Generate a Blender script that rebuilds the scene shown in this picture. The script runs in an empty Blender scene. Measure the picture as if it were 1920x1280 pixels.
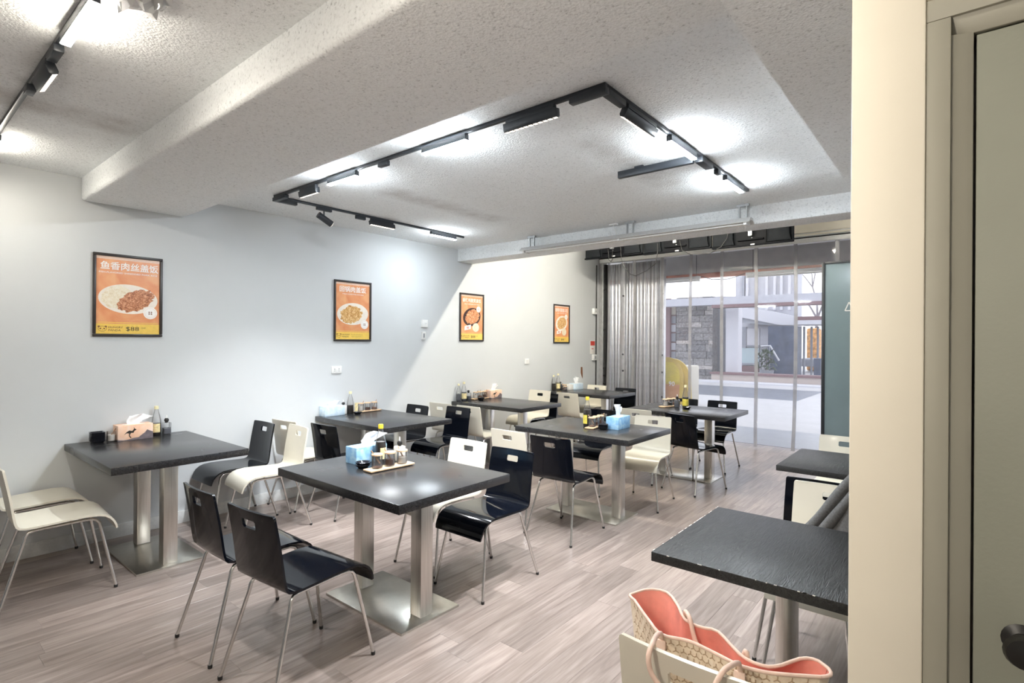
import bpy, bmesh, math, random
from mathutils import Vector, Matrix
PI = math.pi
R = math.radians
random.seed(7)
scene = bpy.context.scene
COL = scene.collection

# ------------------------------------------------------------------ camera
H = 1.5
FPX = 1013.0
yaw, pitch, roll = R(39.6), R(0.04), R(0.40)
fw = Vector((-math.sin(yaw) * math.cos(pitch), math.cos(yaw) * math.cos(pitch), math.sin(pitch)))
rt0 = Vector((math.cos(yaw), math.sin(yaw), 0))
up0 = rt0.cross(fw)
rt = math.cos(roll) * rt0 + math.sin(roll) * up0
up = -math.sin(roll) * rt0 + math.cos(roll) * up0
cam_data = bpy.data.cameras.new('camera')
cam_data.sensor_width = 36.0
cam_data.lens = FPX / 1920 * 36.0
cam_data.clip_start = 0.05
cam_data.clip_end = 200
cam = bpy.data.objects.new('camera', cam_data)
COL.objects.link(cam)
cam.matrix_world = Matrix(((rt.x, up.x, -fw.x, 0), (rt.y, up.y, -fw.y, 0), (rt.z, up.z, -fw.z, H), (0, 0, 0, 1)))
scene.camera = cam

# ------------------------------------------------------------------ world, exposure, lamp strengths
world = bpy.data.worlds.new('world')
scene.world = world
world.use_nodes = True
bg = world.node_tree.nodes['Background']
bg.inputs['Color'].default_value = (0.90, 0.94, 1.0, 1)
bg.inputs['Strength'].default_value = 0.62
vs = scene.view_settings
vs.view_transform = 'Standard'
vs.look = 'None'
vs.exposure = 2.0
vs.gamma = 1.0
vs.use_curve_mapping = False
LED = 136.0        # cool linear lamps on the ceiling tracks
LED_WARM = 47.0   # linear lamps on the track near the door
GRILLE = 5.4      # watts of each narrow-beam grille lamp
GLOBE = 29.0       # warm pendant globes behind the camera
BAY = 88.0         # batten lamp in the raised bay behind the far beam
try:
    scene.cycles.use_denoising = True
    scene.cycles.sample_clamp_indirect = 8.0
    scene.cycles.max_bounces = 9
    scene.cycles.diffuse_bounces = 5
    scene.cycles.glossy_bounces = 3
    scene.cycles.transparent_max_bounces = 10
    scene.cycles.caustics_reflective = False
    scene.cycles.caustics_refractive = False
    scene.cycles.use_adaptive_sampling = True
    scene.cycles.adaptive_threshold = 0.04
except Exception:
    pass

# ------------------------------------------------------------------ materials
MATS = {}

def nodes_of(name):
    m = bpy.data.materials.new(name)
    m.use_nodes = True
    nt = m.node_tree
    b = nt.nodes['Principled BSDF']
    MATS[name] = m
    return m, nt, b

def nd(nt, typ, props=None, **inp):
    n = nt.nodes.new(typ)
    for k, v in (props or {}).items():
        setattr(n, k, v)
    for k, v in inp.items():
        key = int(k[1:]) if k[0] == 'i' and k[1:].isdigit() else k.replace('_', ' ')
        s = n.inputs[key]
        if isinstance(v, bpy.types.NodeSocket):
            nt.links.new(v, s)
        else:
            s.default_value = v
    return n

def c4(c):
    return (c[0], c[1], c[2], 1.0)

def ramp(nt, fac, stops, interp='LINEAR'):
    n = nt.nodes.new('ShaderNodeValToRGB')
    n.color_ramp.interpolation = interp
    e = n.color_ramp.elements
    while len(e) > 1:
        e.remove(e[-1])
    e[0].position, e[0].color = stops[0][0], c4(stops[0][1])
    for p, c in stops[1:]:
        x = e.new(p)
        x.color = c4(c)
    nt.links.new(fac, n.inputs['Fac'])
    return n.outputs['Color']

def coords(nt, kind='Object', scale=(1, 1, 1), loc=None):
    tc = nt.nodes.new('ShaderNodeTexCoord')
    mp = nt.nodes.new('ShaderNodeMapping')
    nt.links.new(tc.outputs[kind], mp.inputs['Vector'])
    mp.inputs['Scale'].default_value = scale
    if loc is not None:
        nt.links.new(loc, mp.inputs['Location'])
    return mp.outputs['Vector']

def bump(nt, b, height, strength, dist):
    n = nd(nt, 'ShaderNodeBump', Strength=strength, Distance=dist, Height=height)
    nt.links.new(n.outputs['Normal'], b.inputs['Normal'])

def mat(name, col, rough=0.5, metal=0.0, spec=0.5, coat=0.0, noise=None, bmp=None, alpha=1.0, trans=0.0, sub=0):
    """Plain surface with optional fine colour grain (scale, amount) and relief (scale, strength, distance)."""
    m, nt, b = nodes_of(name)
    b.inputs['Base Color'].default_value = c4(col)
    b.inputs['Roughness'].default_value = rough
    b.inputs['Metallic'].default_value = metal
    b.inputs['Specular IOR Level'].default_value = spec
    b.inputs['Coat Weight'].default_value = coat
    b.inputs['Coat Roughness'].default_value = 0.08
    if trans:
        b.inputs['Transmission Weight'].default_value = trans
    v = coords(nt)
    if noise is None:
        noise = (60.0, 0.05)
    n = nd(nt, 'ShaderNodeTexNoise', Vector=v, Scale=noise[0], Detail=3.0)
    lo = [max(0, x * (1 - noise[1])) for x in col]
    hi = [min(1, x * (1 + noise[1])) for x in col]
    nt.links.new(ramp(nt, n.outputs['Fac'], [(0.3, lo), (0.7, hi)]), b.inputs['Base Color'])
    if bmp:
        n2 = nd(nt, 'ShaderNodeTexNoise', Vector=v, Scale=bmp[0], Detail=3.0)
        bump(nt, b, n2.outputs['Fac'], bmp[1], bmp[2])
    return m

def emit(name, col, strength):
    m, nt, b = nodes_of(name)
    b.inputs['Base Color'].default_value = (0.9, 0.9, 0.9, 1)
    b.inputs['Emission Color'].default_value = c4(col)
    b.inputs['Emission Strength'].default_value = strength
    return m

def clear(name, col, opaque, rough=0.04, haze=(0.8, 0.8, 0.85), gloss=0.10):
    """Thin clear sheet: see-through, a little milky, with surface gloss."""
    m, nt, b = nodes_of(name)
    nt.nodes.remove(b)
    out = [n for n in nt.nodes if n.type == 'OUTPUT_MATERIAL'][0]
    t = nd(nt, 'ShaderNodeBsdfTransparent', Color=c4(col))
    d = nd(nt, 'ShaderNodeBsdfDiffuse', Color=c4(haze))
    tl = nd(nt, 'ShaderNodeBsdfTranslucent', Color=c4(haze))
    dm = nd(nt, 'ShaderNodeMixShader', Fac=0.5, i1=d.outputs[0], i2=tl.outputs[0])
    v = coords(nt)
    n = nd(nt, 'ShaderNodeTexNoise', Vector=v, Scale=6.0, Detail=4.0)
    mr = nd(nt, 'ShaderNodeMapRange', Value=n.outputs['Fac'], To_Min=opaque * 0.6, To_Max=opaque * 1.4)
    mx = nd(nt, 'ShaderNodeMixShader', Fac=mr.outputs[0], i1=t.outputs[0], i2=dm.outputs[0])
    g = nd(nt, 'ShaderNodeBsdfGlossy', Roughness=rough)
    lw = nd(nt, 'ShaderNodeLayerWeight', Blend=0.25)
    mu = nd(nt, 'ShaderNodeMath', {'operation': 'MULTIPLY_ADD'}, i0=lw.outputs['Fresnel'], i1=0.7, i2=gloss * 0.3)
    mm = nd(nt, 'ShaderNodeMixShader', Fac=mu.outputs[0], i1=mx.outputs[0], i2=g.outputs[0])
    nt.links.new(mm.outputs[0], out.inputs['Surface'])
    return m

def rect_mask(nt, pos, cx, cy, hx, hy, soft):
    s = nd(nt, 'ShaderNodeSeparateXYZ', Vector=pos)
    r = []
    for ax, c, h in (('X', cx, hx), ('Y', cy, hy)):
        a = nd(nt, 'ShaderNodeMath', {'operation': 'SUBTRACT'}, i0=s.outputs[ax], i1=c)
        b_ = nd(nt, 'ShaderNodeMath', {'operation': 'ABSOLUTE'}, i0=a.outputs[0])
        mr = nd(nt, 'ShaderNodeMapRange', Value=b_.outputs[0], From_Min=h - soft, From_Max=h + soft, To_Min=1.0, To_Max=0.0)
        r.append(mr.outputs[0])
    return nd(nt, 'ShaderNodeMath', {'operation': 'MULTIPLY'}, i0=r[0], i1=r[1]).outputs[0]

# painted plaster walls
mat('wall_paint', (0.635, 0.655, 0.665), 0.62, noise=(3.0, 0.015), bmp=(140.0, 0.12, 0.002))
mat('pillar_paint', (0.86, 0.80, 0.68), 0.5, noise=(4.0, 0.02), bmp=(30.0, 0.12, 0.003))
mat('frame_paint', (0.35, 0.335, 0.275), 0.5, noise=(6.0, 0.03), bmp=(25.0, 0.15, 0.003))
mat('door_paint', (0.27, 0.275, 0.225), 0.55, noise=(3.0, 0.05), bmp=(120.0, 0.15, 0.002))
mat('skirting', (0.74, 0.75, 0.74), 0.5)

def ceiling_material():
    m, nt, b = nodes_of('stucco')
    b.inputs['Roughness'].default_value = 0.9
    v = coords(nt, 'Object')
    geo = nt.nodes.new('ShaderNodeNewGeometry')
    n1 = nd(nt, 'ShaderNodeTexNoise', Vector=v, Scale=85.0, Detail=5.0, Roughness=0.65)
    n2 = nd(nt, 'ShaderNodeTexVoronoi', Vector=v, Scale=95.0)
    col = ramp(nt, n1.outputs['Fac'], [(0.28, (0.50, 0.51, 0.515)), (0.42, (0.865, 0.885, 0.895)), (0.62, (0.925, 0.945, 0.955))])
    stain = None
    wob = nd(nt, 'ShaderNodeTexNoise', Vector=v, Scale=7.0, Detail=4.0)
    for cx, cy, hx, hy, amt in ((-3.43, 3.25, 0.11, 0.66, 0.40), (-1.64, 3.25, 0.10, 0.60, 0.42), (-3.55, 0.42, 0.12, 0.55, 0.45)):
        k = rect_mask(nt, geo.outputs['Position'], cx, cy, hx, hy, 0.07)
        k = nd(nt, 'ShaderNodeMath', {'operation': 'MULTIPLY'}, i0=k, i1=amt).outputs[0]
        stain = k if stain is None else nd(nt, 'ShaderNodeMath', {'operation': 'MAXIMUM'}, i0=stain, i1=k).outputs[0]
    st = nd(nt, 'ShaderNodeMath', {'operation': 'MULTIPLY'}, i0=stain, i1=nd(nt, 'ShaderNodeMapRange', Value=wob.outputs['Fac'], From_Min=0.3, From_Max=0.65, To_Min=0.25, To_Max=1.0).outputs[0])
    mx = nd(nt, 'ShaderNodeMix', {'data_type': 'RGBA'}, Factor=st.outputs[0])
    nt.links.new(col, mx.inputs[6])
    mx.inputs[7].default_value = (0.28, 0.24, 0.21, 1)
    nt.links.new(mx.outputs[2], b.inputs['Base Color'])
    hgt = nd(nt, 'ShaderNodeMath', {'operation': 'MULTIPLY_ADD'}, i0=n2.outputs['Distance'], i1=0.5, i2=n1.outputs['Fac'])
    bump(nt, b, hgt.outputs[0], 0.6, 0.010)
    return m
ceiling_material()

def plank_material():
    m, nt, b = nodes_of('vinyl_plank')
    oi = nt.nodes.new('ShaderNodeObjectInfo')
    off = nd(nt, 'ShaderNodeMath', {'operation': 'MULTIPLY'}, i0=oi.outputs['Random'], i1=37.0)
    cb = nd(nt, 'ShaderNodeCombineXYZ', X=off.outputs[0], Y=off.outputs[0], Z=off.outputs[0])
    v = coords(nt, 'Object', (22.0, 1.5, 1.0), cb.outputs[0])
    v2 = coords(nt, 'Object', (75.0, 4.0, 1.0), cb.outputs[0])
    n1 = nd(nt, 'ShaderNodeTexNoise', Vector=v, Scale=1.0, Detail=5.0, Distortion=1.6)
    n2 = nd(nt, 'ShaderNodeTexNoise', Vector=v2, Scale=1.0, Detail=3.0, Distortion=0.6)
    s = nd(nt, 'ShaderNodeMath', {'operation': 'MULTIPLY_ADD'}, i0=n2.outputs['Fac'], i1=0.55, i2=n1.outputs['Fac'])
    s = nd(nt, 'ShaderNodeMath', {'operation': 'MULTIPLY'}, i0=s.outputs[0], i1=0.645)
    col = ramp(nt, s.outputs[0], [(0.30, (0.160, 0.124, 0.108)), (0.46, (0.238, 0.191, 0.168)), (0.55, (0.285, 0.232, 0.205)), (0.72, (0.365, 0.304, 0.274))])
    hsv = nd(nt, 'ShaderNodeHueSaturation', Color=col, Saturation=1.0,
             Value=nd(nt, 'ShaderNodeMapRange', Value=oi.outputs['Random'], To_Min=0.80, To_Max=1.16).outputs[0])
    nt.links.new(hsv.outputs[0], b.inputs['Base Color'])
    b.inputs['Roughness'].default_value = 0.29
    b.inputs['Specular IOR Level'].default_value = 0.55
    bump(nt, b, s.outputs[0], 0.12, 0.002)
plank_material()

def laminate(name, grain):
    m, nt, b = nodes_of(name)
    v = coords(nt, 'Object', (1, 1, 1))
    if grain:
        v = coords(nt, 'Object', (1.0, 0.10, 1.0))
        n = nd(nt, 'ShaderNodeTexNoise', Vector=v, Scale=75.0, Detail=4.0, Distortion=3.0)
        col = ramp(nt, n.outputs['Fac'], [(0.38, (0.008, 0.0085, 0.009)), (0.55, (0.022, 0.0225, 0.023)), (0.68, (0.034, 0.034, 0.034))])
        bump(nt, b, n.outputs['Fac'], 0.7, 0.003)
        b.inputs['Roughness'].default_value = 0.42
    else:
        n = nd(nt, 'ShaderNodeTexNoise', Vector=v, Scale=160.0, Detail=3.0)
        col = ramp(nt, n.outputs['Fac'], [(0.35, (0.012, 0.012, 0.0135)), (0.70, (0.032, 0.032, 0.034))])
        n2 = nd(nt, 'ShaderNodeTexNoise', Vector=v, Scale=5.0, Detail=2.0)
        mr = nd(nt, 'ShaderNodeMapRange', Value=n2.outputs['Fac'], To_Min=0.24, To_Max=0.29)
        nt.links.new(mr.outputs[0], b.inputs['Roughness'])
        b.inputs['Specular IOR Level'].default_value = 0.6
    nt.links.new(col, b.inputs['Base Color'])
laminate('table_laminate', False)
laminate('table_woodgrain', True)

mat('chair_black', (0.0025, 0.0035, 0.0065), 0.08, spec=0.32, noise=(20.0, 0.1))
mat('chair_cream', (0.72, 0.68, 0.575), 0.32, coat=0.15, noise=(15.0, 0.015))
mat('chrome_tube', (0.72, 0.71, 0.69), 0.24, metal=1.0)
mat('rubber', (0.02, 0.02, 0.02), 0.7)

def brushed():
    m, nt, b = nodes_of('brushed_steel')
    b.inputs['Metallic'].default_value = 1.0
    v = coords(nt, 'Object', (1.0, 1.0, 0.02))
    n = nd(nt, 'ShaderNodeTexNoise', Vector=v, Scale=220.0, Detail=2.0)
    nt.links.new(ramp(nt, n.outputs['Fac'], [(0.3, (0.60, 0.57, 0.53)), (0.7, (0.74, 0.71, 0.67))]), b.inputs['Base Color'])
    b.inputs['Roughness'].default_value = 0.33
    bump(nt, b, n.outputs['Fac'], 0.05, 0.001)
brushed()
mat('plate_steel', (0.66, 0.64, 0.58), 0.28, metal=1.0, noise=(40.0, 0.04))
mat('track_black', (0.018, 0.022, 0.028), 0.4)
mat('grey_metal', (0.42, 0.43, 0.44), 0.4, metal=0.6)
mat('aluminium', (0.60, 0.60, 0.60), 0.38, metal=0.75, noise=(12.0, 0.12))
mat('aluminium_dark', (0.30, 0.29, 0.29), 0.45, metal=0.6, noise=(12.0, 0.12))
mat('rail_white', (0.74, 0.74, 0.73), 0.45)
mat('gap_dark', (0.02, 0.02, 0.02), 0.8)
mat('white_plastic', (0.82, 0.82, 0.80), 0.4)
mat('tv_plastic', (0.010, 0.0115, 0.0135), 0.7, spec=0.08, noise=(30.0, 0.1))
mat('tv_dark', (0.003, 0.0035, 0.005), 0.6, spec=0.1)
mat('lamp_reflector', (0.62, 0.62, 0.61), 0.35, metal=0.3)
mat('lamp_cell', (0.85, 0.78, 0.68), 0.25, metal=0.5)
emit('led_cool', (0.86, 0.94, 1.0), LED)
emit('led_warm', (1.0, 0.93, 0.80), LED_WARM)
emit('bay_lamp', (1.0, 0.93, 0.79), BAY)
emit('led_cool_soft', (0.86, 0.94, 1.0), LED * 0.62)
emit('globe_glow', (1.0, 0.91, 0.77), GLOBE)
emit('cell_glow', (1.0, 0.85, 0.7), 0.7)
clear('pvc_sheet', (0.94, 0.945, 0.975), 0.12, haze=(0.80, 0.80, 0.86), gloss=0.04)
clear('pvc_seam', (0.80, 0.80, 0.82), 0.42, rough=0.12, haze=(0.72, 0.71, 0.70))
clear('jar_glass', (0.97, 0.97, 0.97), 0.05, haze=(0.9, 0.88, 0.85))
clear('plastic_film', (0.95, 0.95, 0.95), 0.45, haze=(0.9, 0.9, 0.9))
clear('pale_oil', (0.93, 0.90, 0.72), 0.35, haze=(0.82, 0.78, 0.55))
mat('soy_sauce', (0.018, 0.010, 0.007), 0.12)
mat('grey_sauce', (0.13, 0.14, 0.17), 0.2)
mat('brown_sauce', (0.10, 0.028, 0.010), 0.2)
mat('chilli', (0.22, 0.09, 0.045), 0.6, noise=(150.0, 0.6))
mat('sugar', (0.88, 0.84, 0.79), 0.9, bmp=(250.0, 0.5, 0.002))
mat('light_wood', (0.72, 0.50, 0.31), 0.5, noise=(25.0, 0.12))
mat('spoon_wood', (0.42, 0.27, 0.17), 0.55, noise=(40.0, 0.15))
mat('cap_yellow', (0.88, 0.62, 0.04), 0.4)
mat('cap_cream', (0.80, 0.74, 0.46), 0.4)
mat('cap_black', (0.012, 0.011, 0.010), 0.4)
mat('label_cream', (0.78, 0.66, 0.36), 0.55, noise=(70.0, 0.25))
mat('label_yellow', (0.74, 0.62, 0.10), 0.5, noise=(70.0, 0.15))
mat('dish_black', (0.013, 0.014, 0.020), 0.18, coat=0.4)
mat('tissue_paper', (0.90, 0.90, 0.91), 0.9, bmp=(40.0, 0.3, 0.004))
mat('card_white', (0.84, 0.82, 0.78), 0.6)

def blotch(name, a, b_, c_, scale, rough=0.5):
    m, nt, b = nodes_of(name)
    n = nd(nt, 'ShaderNodeTexNoise', Vector=coords(nt), Scale=scale, Detail=5.0, Distortion=1.0)
    nt.links.new(ramp(nt, n.outputs['Fac'], [(0.32, a), (0.5, b_), (0.68, c_)]), b.inputs['Base Color'])
    b.inputs['Roughness'].default_value = rough
    return m
blotch('box_blue', (0.22, 0.47, 0.80), (0.33, 0.60, 0.88), (0.50, 0.74, 0.93), 22.0)
blotch('box_blue_pale', (0.55, 0.70, 0.84), (0.66, 0.79, 0.89), (0.78, 0.87, 0.93), 18.0)
blotch('box_sunset', (0.86, 0.48, 0.30), (0.90, 0.60, 0.42), (0.88, 0.66, 0.56), 9.0)
mat('print_rock', (0.16, 0.13, 0.14), 0.6, noise=(40.0, 0.25))
mat('print_black', (0.025, 0.018, 0.012), 0.6)
blotch('poster_orange', (0.74, 0.27, 0.11), (0.80, 0.34, 0.155), (0.84, 0.42, 0.20), 7.0, 0.3)
mat('poster_yellow', (0.88, 0.60, 0.12), 0.3)
mat('poster_peach', (0.84, 0.60, 0.46), 0.35)
mat('print_white', (0.92, 0.89, 0.85), 0.35)
mat('print_brown', (0.22, 0.085, 0.03), 0.4)
mat('print_red', (0.60, 0.06, 0.04), 0.4)
mat('plate_print', (0.88, 0.80, 0.70), 0.3, noise=(30.0, 0.05))
mat('pan_print', (0.05, 0.018, 0.012), 0.3)
blotch('food_pork', (0.20, 0.055, 0.02), (0.55, 0.21, 0.09), (0.80, 0.46, 0.28), 75.0, 0.3)
blotch('food_slices', (0.42, 0.16, 0.03), (0.70, 0.40, 0.14), (0.88, 0.66, 0.36), 55.0, 0.3)
blotch('food_chicken', (0.34, 0.07, 0.02), (0.70, 0.30, 0.12), (0.86, 0.56, 0.36), 65.0, 0.3)
blotch('food_rice', (0.74, 0.62, 0.42), (0.86, 0.76, 0.58), (0.90, 0.84, 0.72), 60.0, 0.3)
mat('poster_frame', (0.030, 0.024, 0.022), 0.35)
mat('sign_red', (0.70, 0.07, 0.05), 0.45)
blotch('bag_canvas', (0.76, 0.61, 0.46), (0.84, 0.70, 0.55), (0.88, 0.76, 0.62), 60.0, 0.5)
mat('bag_mark', (0.47, 0.33, 0.21), 0.55)
mat('bag_trim', (0.82, 0.60, 0.50), 0.5)
mat('bag_lining', (0.80, 0.31, 0.25), 0.7, noise=(20.0, 0.12))
mat('jacket_grey', (0.115, 0.115, 0.115), 0.85, noise=(120.0, 0.2), bmp=(60.0, 0.4, 0.004))
mat('panel_glass', (0.155, 0.21, 0.235), 0.20, spec=0.5, noise=(4.0, 0.03))
# outside
mat('plaza_paving', (0.42, 0.415, 0.43), 0.45, noise=(2.0, 0.05))
mat('plaza_dark', (0.13, 0.145, 0.18), 0.35, noise=(3.0, 0.15))
mat('threshold_tile', (0.25, 0.27, 0.305), 0.3, noise=(3.0, 0.08))
mat('concrete', (0.48, 0.465, 0.445), 0.8, noise=(8.0, 0.08))
mat('facade_pale', (0.42, 0.425, 0.475), 0.7, noise=(4.0, 0.05))
mat('facade_mid', (0.25, 0.265, 0.305), 0.7, noise=(4.0, 0.08))
mat('facade_white', (0.52, 0.52, 0.565), 0.7)
mat('maroon', (0.16, 0.09, 0.10), 0.6)
mat('stone_dark', (0.12, 0.12, 0.13), 0.8, noise=(14.0, 0.45), bmp=(10.0, 0.6, 0.03))
mat('stone_mid', (0.19, 0.185, 0.19), 0.8, noise=(14.0, 0.4), bmp=(10.0, 0.6, 0.03))
mat('stone_light', (0.34, 0.32, 0.31), 0.8, noise=(14.0, 0.3))
mat('navy_cladding', (0.05, 0.068, 0.115), 0.5, noise=(3.0, 0.35))
mat('glass_panel', (0.36, 0.45, 0.49), 0.2)
mat('orange_pipe', (0.55, 0.16, 0.09), 0.6, noise=(5.0, 0.2))
mat('bench_pale', (0.42, 0.36, 0.33), 0.6)
mat('sign_yellow', (0.66, 0.49, 0.10), 0.45)
mat('sign_orange', (0.62, 0.31, 0.15), 0.5, noise=(8.0, 0.08))
mat('autumn', (0.60, 0.30, 0.10), 0.8, noise=(6.0, 0.5))
mat('bark', (0.22, 0.20, 0.22), 0.8)
mat('leaf_dark', (0.04, 0.07, 0.04), 0.7)
mat('planter_cream', (0.45, 0.42, 0.36), 0.6)

# ------------------------------------------------------------------ mesh helpers
class MB:
    def __init__(s):
        s.v, s.f, s.m = [], [], []

    def add(s, vs_, fs, mi=0):
        o = len(s.v)
        s.v += [tuple(p) for p in vs_]
        for f in fs:
            s.f.append(tuple(i + o for i in f))
            s.m.append(mi)
        return s

    def box(s, x0, x1, y0, y1, z0, z1, mi=0, M=None):
        p = [Vector((x, y, z)) for z in (z0, z1) for y in (y0, y1) for x in (x0, x1)]
        if M is not None:
            p = [M @ q for q in p]
        return s.add(p, [(0, 2, 3, 1), (4, 5, 7, 6), (0, 1, 5, 4), (2, 6, 7, 3), (0, 4, 6, 2), (1, 3, 7, 5)], mi)

    def tube(s, path, r, seg=10, mi=0, caps=True, flat=None):
        P = [Vector(p) for p in path]
        n = len(P)
        rs = r if isinstance(r, (list, tuple)) else [r] * n
        T = []
        for i in range(n):
            t = (P[min(i + 1, n - 1)] - P[max(i - 1, 0)])
            T.append(t.normalized())
        a = Vector((0, 0, 1)) if abs(T[0].z) < 0.9 else Vector((1, 0, 0))
        u = (a - T[0] * a.dot(T[0])).normalized()
        vs_, fs = [], []
        for i in range(n):
            u = (u - T[i] * u.dot(T[i])).normalized()
            w = T[i].cross(u)
            for k in range(seg):
                an = 2 * PI * k / seg
                e = 1.0 if flat is None else flat
                vs_.append(P[i] + rs[i] * (math.cos(an) * u + e * math.sin(an) * w))
        for i in range(n - 1):
            for k in range(seg):
                k2 = (k + 1) % seg
                fs.append((i * seg + k, i * seg + k2, (i + 1) * seg + k2, (i + 1) * seg + k))
        if caps:
            fs.append(tuple(range(seg - 1, -1, -1)))
            fs.append(tuple((n - 1) * seg + k for k in range(seg)))
        return s.add(vs_, fs, mi)

    def lathe(s, prof, seg=20, c=(0, 0, 0), mi=0, sq=1.0):
        vs_, fs = [], []
        for r, z in prof:
            for k in range(seg):
                an = 2 * PI * k / seg
                vs_.append((c[0] + r * math.cos(an), c[1] + r * math.sin(an), c[2] + z))
        n = len(prof)
        for i in range(n - 1):
            for k in range(seg):
                k2 = (k + 1) % seg
                fs.append((i * seg + k, i * seg + k2, (i + 1) * seg + k2, (i + 1) * seg + k))
        if prof[0][0] > 1e-5:
            fs.append(tuple(range(seg - 1, -1, -1)))
        if prof[-1][0] > 1e-5:
            fs.append(tuple((n - 1) * seg + k for k in range(seg)))
        return s.add(vs_, fs, mi)

    def prism(s, poly, z0, z1, mi=0, M=None):
        n = len(poly)
        p = [Vector((x, y, z0)) for x, y in poly] + [Vector((x, y, z1)) for x, y in poly]
        if M is not None:
            p = [M @ q for q in p]
        fs = [tuple(range(n - 1, -1, -1)), tuple(range(n, 2 * n))]
        fs += [(i, (i + 1) % n, n + (i + 1) % n, n + i) for i in range(n)]
        return s.add(p, fs, mi)

    def grid(s, rows, mi=0):
        nr, nc = len(rows), len(rows[0])
        vs_ = [p for r in rows for p in r]
        fs = [(i * nc + j, i * nc + j + 1, (i + 1) * nc + j + 1, (i + 1) * nc + j) for i in range(nr - 1) for j in range(nc - 1)]
        return s.add(vs_, fs, mi)

    def build(s, name, mats, parent=None, bevel=0.0, seg=2, smooth=40, solid=0.0, weld=False):
        me = bpy.data.meshes.new(name)
        me.from_pydata(s.v, [], s.f)
        if isinstance(mats, str):
            mats = [mats]
        for k in mats:
            me.materials.append(MATS[k])
        for p, i in zip(me.polygons, s.m):
            p.material_index = i
        bm = bmesh.new()
        bm.from_mesh(me)
        if weld:
            bmesh.ops.remove_doubles(bm, verts=bm.verts, dist=1e-5)
        if not solid:
            bmesh.ops.recalc_face_normals(bm, faces=bm.faces)
        if solid:
            bmesh.ops.recalc_face_normals(bm, faces=bm.faces)
            bmesh.ops.solidify(bm, geom=bm.faces[:], thickness=solid)
            bmesh.ops.recalc_face_normals(bm, faces=bm.faces)
        if bevel:
            ed = [e for e in bm.edges if len(e.link_faces) == 2 and e.calc_face_angle(0) > R(35)]
            bmesh.ops.bevel(bm, geom=ed, offset=bevel, segments=seg, profile=0.5, affect='EDGES', clamp_overlap=True)
        bm.to_mesh(me)
        bm.free()
        if smooth:
            me.shade_smooth()
            me.set_sharp_from_angle(angle=R(smooth))
        return link(name, me, parent)

def link(name, data, parent=None):
    o = bpy.data.objects.new(name, data)
    COL.objects.link(o)
    if parent is not None:
        o.parent = parent
    return o

def thing(name, label, cat, loc=(0, 0, 0), rz=0.0, group=None):
    o = link(name, None)
    o.location = loc
    o.rotation_euler = (0, 0, rz)
    return tag(o, label, cat, group)

def tag(o, label, cat, group=None):
    o['label'] = label
    o['category'] = cat
    if group:
        o['group'] = group
    return o

def struct(o, label=None, cat=None):
    o['kind'] = 'structure'
    if label:
        o['label'] = label
    if cat:
        o['category'] = cat
    return o

def copy_tree(o, parent=None):
    c = o.copy()
    COL.objects.link(c)
    c.parent = parent
    for ch in list(o.children):
        copy_tree(ch, c)
    return c

def box(name, b, m, parent=None, bevel=0.0, smooth=40, seg=2):
    return MB().box(*b).build(name, m, parent, bevel=bevel, smooth=smooth, seg=seg)

def ellipse(cx, cy, rx, ry, n=40, rot=0.0, jit=0.0, rnd=None):
    out = []
    for k in range(n):
        a = 2 * PI * k / n
        j = 1 + (rnd.uniform(-jit, jit) if rnd else 0)
        x, y = rx * j * math.cos(a), ry * j * math.sin(a)
        out.append((cx + x * math.cos(rot) - y * math.sin(rot), cy + x * math.sin(rot) + y * math.cos(rot)))
    return out

def text(name, body, m, parent, cx, cy, z, width=None, height=None, bold=0.0, italic=0.0, ext=0.0002):
    """Lettering as a thin mesh in the local xy plane of its parent, centred at cx, cy."""
    cu = bpy.data.curves.new(name, 'FONT')
    cu.body = body
    cu.size = 1.0
    cu.offset = bold
    cu.resolution_u = 2
    cu.shear = italic
    t = bpy.data.objects.new(name, cu)
    COL.objects.link(t)
    bpy.context.view_layer.update()
    dg = bpy.context.evaluated_depsgraph_get()
    me = bpy.data.meshes.new_from_object(t.evaluated_get(dg))
    bpy.data.objects.remove(t)
    bpy.data.curves.remove(cu)
    if len(me.vertices) == 0:
        return None
    xs = [v.co.x for v in me.vertices]
    ys = [v.co.y for v in me.vertices]
    w, h = max(xs) - min(xs), max(ys) - min(ys)
    sx = sy = None
    if width:
        sx = width / w
    if height:
        sy = height / max(h, 1e-6)
    sx = sx or sy
    sy = sy or sx
    mx, my = (max(xs) + min(xs)) / 2, (max(ys) + min(ys)) / 2
    for v in me.vertices:
        v.co = Vector(((v.co.x - mx) * sx + cx, (v.co.y - my) * sy + cy, z + ext))
    me.materials.clear()
    me.materials.append(MATS[m])
    me.name = name
    return link(name, me, parent)

# ------------------------------------------------------------------ the room shell
WX = -4.905          # left wall plane
YS = 8.42            # shop front
CZ = 2.665           # ceiling
XR = 1.6
YB = -3.0
struct(box('wall_left', (WX - 0.2, WX, YB - .2, YS + 0.15, -0.1, 3.75), 'wall_paint'))
struct(box('wall_back', (WX, XR, YB - 0.2, YB, -0.1, 2.9), 'facade_mid'))  # unseen wall, coloured dark to cut the fill on the chair backs
struct(box('wall_right', (XR, XR + 0.2, YB - .2, YS + 0.15, -0.1, 3.75), 'wall_paint'))
struct(MB().box(WX, XR, YB, 4.90, CZ, 3.75).build('ceiling', 'stucco'))
struct(box('ceiling_raised', (WX, XR, 5.05, YS + .3, 3.6, 3.75), 'stucco'))
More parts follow.
